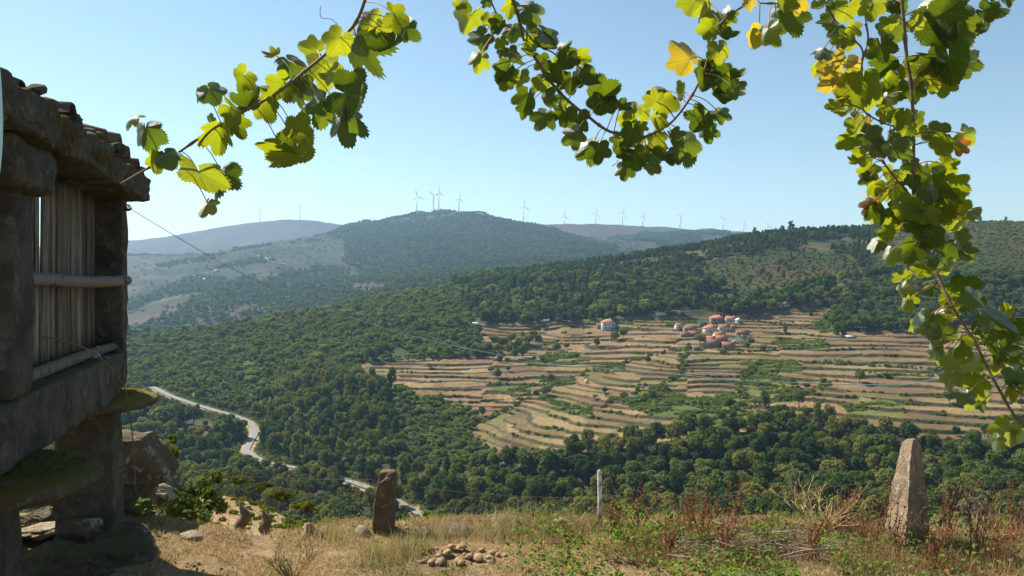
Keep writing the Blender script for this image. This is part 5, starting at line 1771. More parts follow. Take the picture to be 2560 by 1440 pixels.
sp1, b1 = stone_post('stone_post', 930, 984, 1186, 1326, 'rust_stone', 'short brown stone fence post with pale chipped top', 201, (0.055, 0.02), 0.86)
cap = rock_mesh('chipped_top', (0.21, 0.20, 0.12), 212, 'granite_lit', 4, 12, 0.2)
cp = bpy.data.objects.new('chipped_top', cap); COL.objects.link(cp); cp.parent = sp1; cp.location = (0.05, 0.0, 0.275); cp.rotation_euler = (0, math.radians(-28), 0)
b2 = yardpt(2267, 1356)
lev = [(1362, 2212, 2262, 2322), (1330, 2213, 2264, 2321), (1290, 2219, 2268, 2319), (1240, 2226, 2272, 2316), (1190, 2238, 2274, 2312), (1150, 2247, 2276, 2306), (1122, 2252, 2279, 2306), (1106, 2258, 2281, 2300), (1099, 2266, 2283, 2292)]
mb = MB(); m_ = b2.y / F
rows_ = []
for i, (v_, l_, c_, r_) in enumerate(lev):
    z_ = -(v_ - HY) * m_
    X_ = lambda u_: (u_ - CX) * m_
    k_ = 1 - 0.72 * (i / (len(lev) - 1)) ** 1.6
    ring = [(X_(l_), 0.14 * k_), (X_(l_ + (c_ - l_) * 0.55), -0.13 * k_), (X_(c_), -0.36 * k_), (X_(c_ + (r_ - c_) * 0.6), -0.16 * k_), (X_(r_), 0.06 * k_), (X_(r_ - 12), 0.22 * k_), (X_(l_ + 16), 0.2 * k_)]
    rows_.append([Vector((x_ / b2.y * (b2.y + y_), b2.y + y_, z_ / b2.y * (b2.y + min(y_, 0)))) for x_, y_ in ring])
nR = 7
mb.v = [tuple(p_) for rw in rows_ for p_ in rw]
for i in range(len(rows_) - 1):
    for j in range(nR):
        a_ = i * nR + j; c_ = i * nR + (j + 1) % nR
        mb.f.append((a_, c_, c_ + nR, a_ + nR))
mb.f.append(tuple(range(len(mb.v) - nR, len(mb.v))))
sp2 = mb.build('stone_post', 'granite_post')
md = sp2.modifiers.new('subdiv', 'SUBSURF'); md.subdivision_type = 'SIMPLE'; md.levels = 4; md.render_levels = 4
tx = bpy.data.textures.new('post_relief', 'CLOUDS'); tx.noise_scale = 0.10; tx.noise_depth = 4
dm = sp2.modifiers.new('relief', 'DISPLACE'); dm.texture = tx; dm.strength = 0.035; dm.mid_level = 0.5; dm.texture_coords = 'GLOBAL'
tag(sp2, 'tall pointed granite standing stone at the right of the fence', 'post')
p = yardpt(1499, 1322)
mb = MB(); mb.tube([p + Vector((0, 0, -0.05)), p + Vector((0.004, 0, 0.28)), p + Vector((-0.002, 0.0, 0.60)), p + Vector((-0.003, 0, 0.625))], [0.026, 0.025, 0.023, 0.012], 8)
tag(mb.build('wooden_stake', 'stake', None, False), 'thin white weathered wooden stake in the fence line', 'stake')
b3 = p
for u, v0, v1, w, lb in ((605, 1252, 1304, 34, 'left of two dark pointed stones on the lower dry plot'), (664, 1266, 1310, 30, 'right of two dark pointed stones on the lower dry plot')):
    pp = P(u, v1, 19.0)
    me = rock_mesh('pointed_stone', (w / F * 19, 0.3, (v1 - v0) / F * 19 * 2.0), u, 'rust_stone', 4, 9, 0.3)
    co = np.empty(len(me.vertices) * 3, np.float32); me.vertices.foreach_get('co', co); co = co.reshape(-1, 3)
    hz_ = co[:, 2] / co[:, 2].max(); co[:, 0] *= np.clip(1.0 - 0.55 * np.clip(hz_, 0, 1), 0.3, 1); co[:, 0] += 0.05 * np.sin(hz_ * 5)
    me.vertices.foreach_set('co', co.reshape(-1))
    pp.z = float(zat(pp.x / pp.y, pp.y)) + 0.0
    o = add('pointed_stone', me, None, (pp.x, pp.y, P(u, v1, 19.0).z))
    tag(o, lb, 'stone')

fence = empty('wire_fence', (b1.x, b1.y, b1.z))
fr_ = random.Random(17)


def net_panel(top, bot, nm, cells_h=7, cell=0.12, skewx=0.0):
    """diamond netting between a top and a bottom line (lists of points)"""
    T = spline(top, 12); B = spline(bot, 12)
    L = sum((T[i + 1] - T[i]).length for i in range(len(T) - 1))
    ncol = max(4, int(L / cell))
    def along(C, f_):
        x = min(max(f_, 0), 1) * (len(C) - 1); i = min(int(x), len(C) - 2)
        return C[i].lerp(C[i + 1], x - i)
    rows = cells_h
    pt = {}
    for j in range(rows + 1):
        for i in range(-1, ncol + 2):
            f_ = (i + (0.5 if j % 2 else 0)) / ncol
            if f_ < -0.02 or f_ > 1.02: continue
            a = along(T, f_); b = along(B, f_ + skewx)
            w_ = j / rows
            q_ = a.lerp(b, w_) + Vector((fr_.uniform(-1, 1) * 0.013, fr_.uniform(-1, 1) * 0.015 + 0.03 * math.sin(f_ * 9 + j), fr_.uniform(-1, 1) * 0.010))
            pt[(j, i)] = q_
    mb = MB()
    for (j, i), p0 in pt.items():
        for di in ((0, -1) if j % 2 == 0 else (0, 1)):
            p1 = pt.get((j + 1, i + di))
            if p1 is not None and fr_.random() > 0.03:
                mb.tube([p0, p1], 0.0022, 3, cap=False)
    mb.build('netting_panel', 'rusty_wire', fence)
    mb = MB(); mb.tube(T, 0.0026, 4); mb.build('strand_wire', 'rusty_wire', fence)
    return T


D_ = b1.y
net_panel([P(415, 1150, 8.9), P(540, 1188, 8.9), P(640, 1192, 8.85), P(780, 1198, 8.8), P(935, 1198, D_ - 0.02)], [P(415, 1318, 8.9), P(560, 1325, 8.9), P(700, 1330, 8.85), P(800, 1328, 8.8), P(935, 1300, D_ - 0.02)], 'a', 7, 0.12, 0.10)
net_panel([P(984, 1210, D_ - 0.02), P(1110, 1226, 8.75), P(1250, 1238, 8.75), P(1380, 1244, 8.75), P(1495, 1246, b3.y)], [P(984, 1300, D_), P(1110, 1318, 8.75), P(1250, 1325, 8.75), P(1380, 1325, 8.75), P(1495, 1322, b3.y)], 'b', 5, 0.125, -0.06)
net_panel([P(1503, 1248, b3.y), P(1650, 1246, 8.7), P(1850, 1238, 8.6), P(2050, 1220, 8.5), P(2235, 1200, b2.y - 0.05)], [P(1503, 1325, b3.y), P(1650, 1330, 8.7), P(1850, 1338, 8.6), P(2050, 1335, 8.5), P(2225, 1330, b2.y - 0.05)], 'c', 5, 0.13, 0.05)
net_panel([P(2300, 1192, b2.y - 0.05), P(2420, 1204, 8.4), P(2560, 1206, 8.4), P(2800, 1200, 8.4)], [P(2310, 1345, b2.y), P(2420, 1345, 8.4), P(2560, 1345, 8.4), P(2800, 1350, 8.4)], 'd', 7, 0.12, 0.03)
mb = MB()
for q_ in range(4):      # turns of wire round the two stones
    for cpt, r_, z_ in ((b1, 0.125, 0.38 + q_ * 0.03), (b2, 0.21, 0.50 + q_ * 0.05)):
        mb.tube([(cpt.x + math.cos(a * 0.5236) * r_ + 0.02, cpt.y + math.sin(a * 0.5236) * r_ * 0.9, cpt.z + z_ + 0.02 * math.sin(a + q_)) for a in range(13)], 0.0022, 4)
mb.build('binding_wire', 'rusty_wire', fence)
tag(fence, 'rusty sagging wire netting fence along the yard edge', 'fence')

# clothes-line like wire from the granary across the view
LW = [(316, 516, 7.35), (430, 585, 7.3), (560, 660, 7.2), (700, 727, 7.1), (850, 785, 7.0), (1000, 832, 6.9), (1140, 866, 6.8), (1230, 884, 6.7), (1330, 908, 6.65), (1500, 921, 6.5), (1700, 937, 6.4), (1850, 952, 6.3), (2000, 957, 6.2), (2130, 961, 6.1), (2260, 962, 6.0), (2330, 949, 6.0), (2400, 944, 5.9), (2480, 955, 5.9), (2700, 975, 5.8)]
mb = MB(); mb.tube(spline([P(*q_) for q_ in LW], 5), 0.0034, 6)
tag(mb.build('line_wire', 'green_wire', None, True), 'pale green line wire sagging from the granary across the valley view', 'wire')
mb = MB(); kc = P(320, 517, 7.32)
for q_ in range(4):
    mb.tube([kc + Vector((math.cos(a) * 0.018 * (1 + 0.3 * q_), 0.01 * math.sin(a * 2), math.sin(a) * 0.02 - 0.006 * q_)) for a in [i * 0.7 + q_ for i in range(8)]], 0.005, 4)
tag(mb.build('wire_knot', 'rusty_wire'), 'dark twisted wire knot tying the line to the granary', 'wire knot')
# dead bramble runner hanging before the granary
mb = MB(); mb.tube(spline([P(106, 842, 4.9), P(150, 850, 4.95), P(200, 866, 5.0), P(240, 885, 5.1), P(280, 925, 5.3), P(308, 965, 5.5), P(318, 1005, 5.5), P(328, 1060, 5.6), P(334, 1130, 5.7), P(340, 1230, 5.8)], 5), [0.006 * (1 - 0.006 * i) for i in range(46)], 5)
tag(mb.build('bramble_runner', 'bramble_stem', None, True), 'thin dark bramble runner dangling before the granary sill', 'bramble')


# ------------------------------------------------------------------ plants in the yard
VR = np.random.default_rng(55)


def blades(name, n, xy, hrange, wid, colfn, bend, label, cat, seed, zoff=0.0, curl=0.6):
    r = np.random.default_rng(seed)
    x, y = xy(n, r)
    n = len(x)
    z = yard_z(x, y) + zoff
    h = r.uniform(hrange[0], hrange[1], n) * (0.6 + 0.8 * vnoise(x * 2.2, y * 2.2, 91))
    a = r.uniform(0, 6.283, n); b = r.uniform(0.15, 1.0, n) * bend
    w = wid * r.uniform(0.6, 1.3, n)
    fa = r.uniform(0, 6.283, n)
    dx, dy = np.cos(a) * b * h, np.sin(a) * b * h
    wx, wy = np.cos(fa) * w / 2, np.sin(fa) * w / 2
    base = np.stack([x, y, z - 0.01], 1)
    mid = base + np.stack([dx * 0.35, dy * 0.35, h * 0.55], 1)
    tip = base + np.stack([dx, dy, h * (1 - 0.35 * b * curl)], 1)
    wv = np.stack([wx, wy, 0 * wx], 1)
    v = np.stack([base - wv, base + wv, mid + wv * 0.7, mid - wv * 0.7, tip], 1).reshape(-1, 3)
    i0 = np.arange(n)[:, None] * 5
    q_ = i0 + np.array([[0, 1, 2, 3]]); t = i0 + np.array([[3, 2, 4]])
    c = colfn(x, y, r)
    me = make_mesh(name, v, [q_, t], 'grass', False, {'blade_colour': np.repeat(c, 5, 0)})
    o = add(name, me)
    return tag(o, label, cat, kind='stuff')


def xy_yard(n, r):
    y = r.uniform(6.3, 9.25, n); x = r.uniform(-0.50, 0.70, n) * y
    k = (fbm(x / 0.5, y / 0.5, 92, 3) > -0.35) & ~((x < -3.3) & (y < 7.5))
    k &= (fbm(x / 0.8, y / 0.6, 99, 3) < 0.42)
    k &= ~(((x + 0.45 ) ** 2 / 0.2 + (y - hp0.y) ** 2 / 0.04) < 1)
    return x[k], y[k]


def col_straw(x, y, r):
    n = len(x)
    t = r.uniform(0, 1, n)[:, None]
    c = np.array((0.40, 0.27, 0.12)) * (1 - t) + np.array((0.60, 0.44, 0.22)) * t
    g = (fbm(x / 0.9, y / 0.9, 93, 3) + r.normal(size=n) * 0.25 > 0.33)
    gc = np.array((0.13, 0.17, 0.05)) * (1 - t) + np.array((0.24, 0.26, 0.10)) * t
    c[g] = gc[g]
    d = r.uniform(0, 1, n) < 0.12
    c[d] *= 0.55
    return c


blades('dry_grass', 90000, xy_yard, (0.02, 0.085), 0.006, col_straw, 1.5, 'short dry straw coloured grass covering the yard', 'grass', 401)


def xy_tuft(n, r):
    cs = [(960, 1400, 0.5), (1010, 1385, 0.4), (1270, 1340, 0.35), (1320, 1330, 0.4), (1480, 1330, 0.4), (2330, 1400, 0.6), (2180, 1420, 0.5), (2480, 1390, 0.6), (1390, 1330, 0.3), (2050, 1360, 0.3), (840, 1345, 0.3), (1180, 1345, 0.3), (1090, 1350, 0.3), (2400, 1360, 0.5), (2540, 1420, 0.5)]
    X, Y = [], []
    for u, v, s_ in cs:
        p = yardpt(u, v); m_ = int(n / len(cs))
        X.append(p.x + r.normal(size=m_) * s_ * 0.42); Y.append(p.y + r.normal(size=m_) * 0.14)
    return np.concatenate(X), np.concatenate(Y)


def col_tuft(x, y, r):
    n = len(x); t = r.uniform(0, 1, n)[:, None]
    c = np.array((0.17, 0.18, 0.06)) * (1 - t) + np.array((0.55, 0.43, 0.21)) * t
    return c


blades('tall_grass_tufts', 5200, xy_tuft, (0.08, 0.24), 0.005, col_tuft, 0.8, 'taller green and straw grass tufts in the yard', 'grass', 402)


def xy_rim(n, r):
    x = r.uniform(-3.2, 5.6, n); y = 8.32 + 0.38 * np.clip((x + 2.7) / 0.7, 0, 1) + r.normal(size=n) * 0.18
    k = ~((np.abs(x - b1.x) < 0.25)) & ~((np.abs(x - b2.x) < 0.28) & (y < b2.y)) & (vnoise(x * 3, x * 0 + 1, 97) > 0.25)
    return x[k], y[k]


def col_rim(x, y, r):
    n = len(x); t = r.uniform(0, 1, n)[:, None]
    c = np.array((0.36, 0.22, 0.10)) * (1 - t) + np.array((0.60, 0.45, 0.24)) * t
    k = (x > 1.0) & (r.uniform(0, 1, n) < 0.3); c[k] = np.array((0.22, 0.08, 0.04))
    return c


blades('rim_grass', 5000, xy_rim, (0.03, 0.11), 0.006, col_rim, 0.9, 'dry stalks and grass along the rim of the yard', 'grass', 403)


def xy_dead(n, r):
    u = r.uniform(1450, 2620, n); y = r.uniform(7.3, 8.75, n); x = (u - CX) / F * y
    k = (fbm(x / 0.35, y / 0.35, 191, 3) > 0.05)
    return x[k], y[k]


def col_dead(x, y, r):
    n = len(x); t = r.uniform(0, 1, n)[:, None]
    c = np.array((0.13, 0.055, 0.03)) * (1 - t) + np.array((0.40, 0.25, 0.12)) * t
    return c


blades('dead_stems', 9000, xy_dead, (0.08, 0.30), 0.005, col_dead, 0.9, 'thin dead brown stems standing among the brambles at right', 'dead stems', 404)


# bramble and weed leaves over the right-hand ground
def leaf_cover(name, n, fn, size, colfn, label, cat, seed):
    r = np.random.default_rng(seed)
    x, y, zz = fn(n, r); n = len(x)
    c = np.stack([x, y, zz], 1)
    nn = r.normal(size=(n, 3)) * 0.6 + np.array([0, -0.15, 1.0]); nn /= np.linalg.norm(nn, axis=1)[:, None]
    rr = r.normal(size=(n, 3)); t = np.cross(nn, rr); t /= np.linalg.norm(t, axis=1)[:, None]
    b = np.cross(nn, t)
    s_ = (size * r.uniform(0.5, 1.4, n))[:, None]
    k = nn * s_ * 0.18
    v = np.stack([c - t * s_ * 0.55, c - t * s_ * 0.1 + b * s_ * 0.34 + k, c + t * s_ * 0.55 - k, c - t * s_ * 0.1 - b * s_ * 0.34 + k, c - t * s_ * 0.05], 1).reshape(-1, 3)
    i0 = np.arange(n)[:, None] * 5
    f = np.concatenate([i0 + np.array([[0, 4, 1]]), i0 + np.array([[1, 4, 2]]), i0 + np.array([[2, 4, 3]]), i0 + np.array([[3, 4, 0]])])
    col_ = colfn(x, y, r)
    o = add(name, make_mesh(name, v, f, 'bramble', False, {'blade_colour': np.repeat(col_, 5, 0)}))
    return tag(o, label, cat, kind='stuff')


def brm_xy(n, r):
    y = r.uniform(6.6, 8.95, n); u = r.uniform(1240, 2600, n); x = (u - CX) / F * y
    vrow = HY + 2.7 / y * F
    dens = np.clip((u - 1230) / 160, 0, 1) * np.clip(1.25 - np.abs(u - 1700) / 620, 0.12, 1)
    nz = fbm(x / 0.4, y / 0.3, 95, 3)
    k = (r.uniform(0, 1, n) < dens) & (nz > -0.12)
    x, y, nz = x[k], y[k], nz[k]
    mound = 0.10 + 0.22 * np.clip(nz + 0.1, 0, 1) + 0.1 * vnoise(x * 1.5, y * 1.5, 96)
    return x, y, yard_z(x, y) + mound * r.uniform(0.1, 1.0, len(x))


def brm_col(x, y, r):
    n = len(x); t = r.uniform(0, 1, n)[:, None]
    c = np.array((0.06, 0.115, 0.03)) * (1 - t) + np.array((0.17, 0.23, 0.05)) * t
    k = r.uniform(0, 1, n) < 0.07; c[k] = np.array((0.30, 0.14, 0.05))
    return c


leaf_cover('bramble_cover', 11000, brm_xy, 0.045, brm_col, 'low green bramble and nettle leaves covering the ground right of centre', 'brambles', 411)


def wd_xy(n, r):
    y = r.uniform(6.6, 8.8, n); u = r.uniform(380, 2560, n); x = (u - CX) / F * y
    k = (fbm(x / 0.22, y / 0.22, 98, 2) > 0.34)
    x, y = x[k], y[k]
    return x, y, yard_z(x, y) + r.uniform(0.02, 0.08, len(x))


leaf_cover('yard_weeds', 5000, wd_xy, 0.034, brm_col, 'small green weeds scattered through the dry grass', 'weeds', 412)

# brown-red dock stalks, each plant its own
dr = random.Random(21)
DOCK = [(1600, 1335, 110, 'leftmost red brown dock stalks, right of the white stake'), (1720, 1330, 130, 'leaning red dock stalks right of the leftmost ones'), (1760, 1370, 150, 'thickest reddish dock clump leaning right by the brush pile'), (1840, 1320, 150, 'tall red dock plant between brush pile and tan twig bush'), (1810, 1400, 130, 'low red dock stalks at the bottom before the brush pile'), (2110, 1325, 90, 'red stalks just right of the tan twig bush'), (2180, 1400, 190, 'tall red dock stalk left of the standing stone foot'), (2245, 1405, 150, 'red dock stalks before the standing stone'), (2370, 1350, 150, 'dark red stalk right of the standing stone'), (2440, 1395, 190, 'tall red stems near the right edge'), (2500, 1420, 170, 'tangled red stems at the lower right corner'), (2540, 1370, 150, 'red stalks at the far right edge of the yard'), (1540, 1345, 90, 'short brown stalks beside the white stake'), (2330, 1425, 120, 'drooping red stalk at the bottom right'), (1675, 1400, 100, 'bent red stem among brambles at the bottom'), (2030, 1400, 110, 'thin red stalks right of the brush pile')]
for u, v, hpx, lb in DOCK:
    p = yardpt(u, v); H_ = hpx * p.y / F
    t = empty('dock_plant', p)
    mb = MB(); sd = MB()
    for q_ in range(dr.randint(6, 11)):
        a = dr.uniform(0, 6.28); ln = H_ * dr.uniform(0.55, 1.1); le = dr.uniform(0.1, 0.55)
        tip = p + Vector((math.cos(a) * le * ln + 0.04, math.sin(a) * le * ln * 0.5, ln))
        mid = p.lerp(tip, 0.5) + Vector((-0.02, 0, 0.03))
        b0 = p + Vector((dr.uniform(-0.06, 0.06), dr.uniform(-0.05, 0.05), -0.03))
        pts = spline([b0, mid, tip], 5)
        mb.tube(pts, [0.0042 * (1 - 0.06 * i) for i in range(len(pts))], 4)
        for k_ in range(26):
            f_ = dr.uniform(0.4, 1.0); c0 = pts[min(int(f_ * (len(pts) - 1)), len(pts) - 1)]
            e = c0 + Vector((dr.uniform(-1, 1), dr.uniform(-1, 1), dr.uniform(-0.2, 1.2))) * 0.028
            if k_ % 6 == 0:
                mb.tube([c0, c0 + (e - c0) * 3.0], [0.0022, 0.001], 3)
            w_ = Vector((dr.uniform(-1, 1), dr.uniform(-1, 1), dr.uniform(-1, 1))) * 0.009
            sd.poly([c0 + w_, e, c0 - w_], [(0, 1, 2)])
    mb.build('stalk', 'red_stem', t); sd.build('seed_head', 'red_stem', t)['kind'] = 'stuff'
    tag(t, lb, 'dock plant', 'red dock plants in the yard')


# tan branched dry bush
def twig_bush(name, u, v, hpx, wpx, mat, label, n=16, seed=3, th=0.006):
    r_ = random.Random(seed)
    p = yardpt(u, v); m_ = p.y / F
    H_, W_ = hpx * m_, wpx * m_
    t = empty(name, p)
    def grow(b, dirv, ln, rad, lev, mb):
        pts = [b]; d0 = dirv.copy(); c0 = b.copy()
        for i in range(4):
            d0 = (d0 + Vector((r_.uniform(-1, 1), r_.uniform(-1, 1), r_.uniform(-0.5, 0.8))) * 0.22).normalized()
            c0 = c0 + d0 * ln / 4
            pts.append(c0.copy())
        mb.tube(pts, [rad, rad * 0.85, rad * 0.7, rad * 0.55, rad * 0.35], 4)
        if lev > 0:
            for q_ in range(r_.randint(2, 4)):
                k_ = r_.randint(1, 4)
                nd = (d0 + Vector((r_.uniform(-1, 1), r_.uniform(-1, 1), r_.uniform(-0.4, 0.9))) * 0.8).normalized()
                grow(pts[k_], nd, ln * r_.uniform(0.35, 0.6), rad * 0.6, lev - 1, mb)
    for q_ in range(n):
        a = r_.uniform(0, 6.28)
        dv = Vector((math.cos(a) * W_ / 2, math.sin(a) * W_ / 3, H_ * r_.uniform(0.5, 1.0)))
        mb = MB()
        grow(p + Vector((r_.uniform(-0.03, 0.03), r_.uniform(-0.03, 0.03), -0.02)), dv.normalized(), dv.length * r_.uniform(0.55, 0.8), th, 2, mb)
        mb.build('branch', mat, t)
    return tag(t, label, 'dry bush')


twig_bush('twig_bush', 2050, 1335, 150, 260, 'tan_twig', 'dry tan bush with bare forked twigs left of the standing stone', 15, 3, 0.0055)
twig_bush('twig_bush', 2465, 1360, 110, 150, 'tan_twig', 'small dry tan bush near the right edge of the yard', 9, 8, 0.0045)
twig_bush('dead_weed', 730, 1455, 110, 150, 'bramble_stem', 'dark dried weed stems in front of the short post, bottom left', 16, 12, 0.0045)
twig_bush('dead_weed', 1395, 1425, 70, 60, 'bramble_stem', 'single dark thistle stem left of the brambles', 3, 14, 0.006)
# brush pile
bp0 = yardpt(1900, 1385)
pile = empty('brush_pile', bp0)
br_ = random.Random(31)
for q_ in range(170):
    a = br_.gauss(0, 0.4) + (math.pi if br_.random() < 0.5 else 0)
    ln = br_.uniform(0.18, 0.6)
    c0 = bp0 + Vector((br_.gauss(0, 0.45), br_.gauss(0, 0.17), 0.03 + abs(br_.gauss(0, 0.07))))
    c0.z += yz(c0.x, c0.y) - bp0.z
    dv = Vector((math.cos(a), math.sin(a) * 0.7, br_.uniform(-0.22, 0.25))) * ln / 2
    mb = MB(); sg = Vector((br_.uniform(-1, 1), br_.uniform(-1, 1), br_.uniform(-1, 1))) * 0.02
    r0 = br_.uniform(0.003, 0.0065)
    mb.tube([c0 - dv, c0 + sg, c0 + dv], [r0, r0 * 0.9, r0 * 0.6], 5)
    mb.build('stick', 'dry_stick', pile)
tag(pile, 'heap of grey cut sticks and prunings lying among the brambles', 'brush pile')


# bush left behind the block, gorse on the plot's rim
def bush(name, u, v, d, w, h, mat, label, seed, n=2600, leaf=0.03, zbase=None):
    r = np.random.default_rng(seed)
    p = P(u, v, d)
    t = empty(name, p)
    nl = 30
    L = r.normal(size=(nl, 3)) * np.array([0.27, 0.25, 0.2]) + np.array([0, 0, 0.42])
    L[:, 2] = np.maximum(L[:, 2], 0.08)
    R = r.uniform(0.07, 0.17, nl)
    k = r.integers(0, nl, n); o = r.normal(size=(n, 3)); o /= np.linalg.norm(o, axis=1)[:, None]
    c = (L[k] + o * (R[k] * r.uniform(0.6, 1.1, n))[:, None]) * np.array([w, w * 0.8, h]) + np.array(p)
    nn = o + r.normal(size=o.shape) * 0.6; nn /= np.linalg.norm(nn, axis=1)[:, None]
    vv, ff = quad_cloud(c, nn, leaf, r)
    add('foliage', make_mesh('foliage', vv, ff, mat), t)
    mb = MB()
    for i in range(nl):
        q_ = np.array(p) + L[i] * np.array([w, w * 0.8, h])
        mb.tube([p + Vector((0, 0, -0.15)), p.lerp(Vector(q_), 0.5) + Vector((0.02, 0, 0.03)), Vector(q_)], [0.012, 0.008, 0.003], 5)
    mb.build('stem', 'bark', t)
    return tag(t, label, 'bush')


bush('leafy_bush', 480, 1350, 9.7, 0.85, 1.0, 'scrub_foliage', 'dark leafy bush with yellowish top right of the hewn block', 71, 4200, 0.036)
bush('leafy_bush', 400, 1185, 9.9, 0.5, 0.50, 'gorse_foliage', 'yellow green bush tip behind the hewn block corner', 72, 1800, 0.034)
for i, (u, v, w, lb) in enumerate(((600, 1206, 1.1, 'left yellowish gorse bush on the rim of the lower plot'), (655, 1221, 1.1, 'second gorse bush on the rim of the lower plot'), (712, 1245, 1.0, 'third gorse bush down the rim of the lower plot'), (765, 1274, 1.0, 'lowest gorse bush on the rim of the lower plot'))):
    d_ = 60 - i * 6
    bush('gorse_bush', u, v + 4, d_, w * 1.3, 0.6, 'gorse_foliage', lb, 80 + i, 1600, 0.09)
for i, (u, v, d_, w, h, lb) in enumerate(((725, 1316, 17, 0.6, 0.15, 'bright green low weed patch on the lower plot'), (820, 1330, 12, 0.5, 0.2, 'green weeds just below the yard rim left of the post'), (1060, 1325, 10.5, 0.4, 0.2, 'green weeds beyond the short post'))):
    bush('weed_patch', u, v, d_, w, h, 'vineyard_foliage', lb, 90 + i, 1300, 0.05)
# bramble sprays with large leaves near the granary foot
sr = random.Random(41)
for i, (u, v, d_, lb) in enumerate(((440, 1290, 8.6, 'arching bramble spray with green leaves before the bush'), (350, 1300, 8.2, 'bramble sprig beside the foundation boulder'), (500, 1300, 8.7, 'small leafy bramble spray right of the arching one'))):
    p = P(u, v, d_)
    t = empty('bramble_spray', p)
    for q_ in range(4):
        e = p + Vector((sr.uniform(-0.3, 0.3), sr.uniform(-0.1, 0.1), sr.uniform(-0.05, 0.22)))
        st = Vector((p.x + sr.uniform(-0.1, 0.1), p.y, yz(p.x, p.y)))
        pts = spline([st, p.lerp(e, 0.3) + Vector((0, 0, 0.1)), e], 5)
        mb = MB(); mb.tube(pts, 0.003, 4); mb.build('stem', 'red_stem', t)
        for k_ in range(7):
            c0 = pts[sr.randint(3, len(pts) - 1)] + Vector((sr.uniform(-0.04, 0.04), sr.uniform(-0.04, 0.04), sr.uniform(-0.02, 0.04)))
            a = Vector((sr.uniform(-1, 1), sr.uniform(-1, 1), sr.uniform(-0.6, 0.6))).normalized() * 0.04
            b = a.cross(Vector((sr.uniform(-0.4, 0.4), -0.4, 1))).normalized() * 0.022
            mb = MB(); cc = (0.08 + 0.05 * sr.random(), 0.15, 0.04)
            mb.poly([c0 - a, c0 - a * 0.2 + b, c0 + a, c0 - a * 0.2 - b, c0 + Vector((0, 0, -0.006))], [(0, 4, 1), (1, 4, 2), (2, 4, 3), (3, 4, 0)], cc)
            mb.build('leaf', 'bramble', t)
    tag(t, lb, 'bramble')

# ------------------------------------------------------------------ grape vines
LOBES = [(0, 1.0), (52, 0.86), (-52, 0.86), (112, 0.62), (-112, 0.62)]


def leaf_mesh(seed, curl, fold, deep):
    """five-lobed toothed grape leaf, stalk joint at the origin, tip along +Y, unit width"""
    r = np.random.default_rng(seed)
    N = 97
    th = np.linspace(-172, 172, N)
    rad = np.zeros(N)
    for a, l in LOBES:
        l = l * r.uniform(0.93, 1.07)
        d = np.abs(th - a)
        wdt = 36 if abs(a) < 100 else 48
        rad = np.maximum(rad, l * (1 - deep * (d / wdt) ** 1.7) * (d < wdt * 1.3) + 0 * d)
    rad = np.maximum(rad, 0.44 - 0.12 * (np.abs(th) / 172) ** 6)
    saw = np.where(np.arange(N) % 2 == 0, 1.0, 0.915) * r.uniform(0.97, 1.03, N)
    rad = rad * saw * 0.56
    thr = np.radians(th)
    rings = [0.0, 0.35, 0.7, 1.0]
    V = [(0, 0, 0)]; UV = [(0.5, 0.5)]
    def shape(x, y):
        rr = math.hypot(x, y)
        z = -fold * abs(x) * 0.9 - curl * rr * rr * 1.5
        z += 0.10 * rr * math.sin(3 * math.atan2(x, y) + seed) + 0.05 * math.sin(9 * x + seed) * rr
        return z
    for q_ in rings[1:]:
        for k_ in range(N):
            rr = rad[k_] * q_
            if q_ < 1: rr = (rad[k_] * 0.5 + 0.5 * np.mean(rad[max(0, k_ - 2):k_ + 3])) * q_
            x, y = rr * math.sin(thr[k_]), rr * math.cos(thr[k_])
            V.append((x, y * 1.0, shape(x, y)))
            UV.append((0.5 + x, 0.5 + y))
    Fc = []
    for k_ in range(N - 1):
        Fc.append((0, 1 + k_, 2 + k_))
    for ri_ in range(len(rings) - 2):
        b0 = 1 + ri_ * N; b1_ = 1 + (ri_ + 1) * N
        for k_ in range(N - 1):
            Fc.append((b0 + k_, b1_ + k_, b1_ + k_ + 1, b0 + k_ + 1))
    return V, Fc, UV


LEAF = {}
for kind in ('mature_shaded_vine_leaf', 'vine_leaf', 'yellowing_vine_leaf', 'withered_vine_leaf'):
    LEAF[kind] = []
    for i in range(9):
        cu = [0.25, 0.5, 0.1, 0.7, -0.3, 0.35, 0.9, 0.0, 0.55][i] * (1.6 if kind == 'withered_vine_leaf' else 1.0)
        fo = [0.2, 0.0, 0.45, 0.15, 0.25, 0.6, 0.1, 0.3, 0.8][i]
        V, Fc, UV = leaf_mesh(500 + i, cu, fo, [0.48, 0.36, 0.55, 0.34, 0.44, 0.38, 0.6, 0.36, 0.5][i])
        LEAF[kind].append(make_mesh(kind, V, Fc, kind, True, uv=UV))
lr = random.Random(77)


def leaf_frame(pos, typ, ang):
    """choose how the leaf hangs: D edge-on to the sun, Y facing it from behind, W its lit side towards us"""
    C = (-pos).normalized()
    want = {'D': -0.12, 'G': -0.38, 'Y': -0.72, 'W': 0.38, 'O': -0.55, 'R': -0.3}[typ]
    best = None
    for q_ in range(60):
        n = (C + Vector((lr.gauss(0, 0.55), lr.gauss(0, 0.55), lr.gauss(0, 0.55)))).normalized()
        if n.dot(C) < (0.35 if typ == 'W' else 0.55): continue
        sc_ = abs(n.dot(SUN_DIR) - want)
        if best is None or sc_ < best[0]: best = (sc_, n)
    n = best[1] if best else C
    a = math.radians(ang)
    tip = Vector((math.cos(a), 0, -math.sin(a)))
    tip = (tip - n * tip.dot(n)).normalized()
    x = tip.cross(n)
    return Matrix((x, tip, n)).transposed()


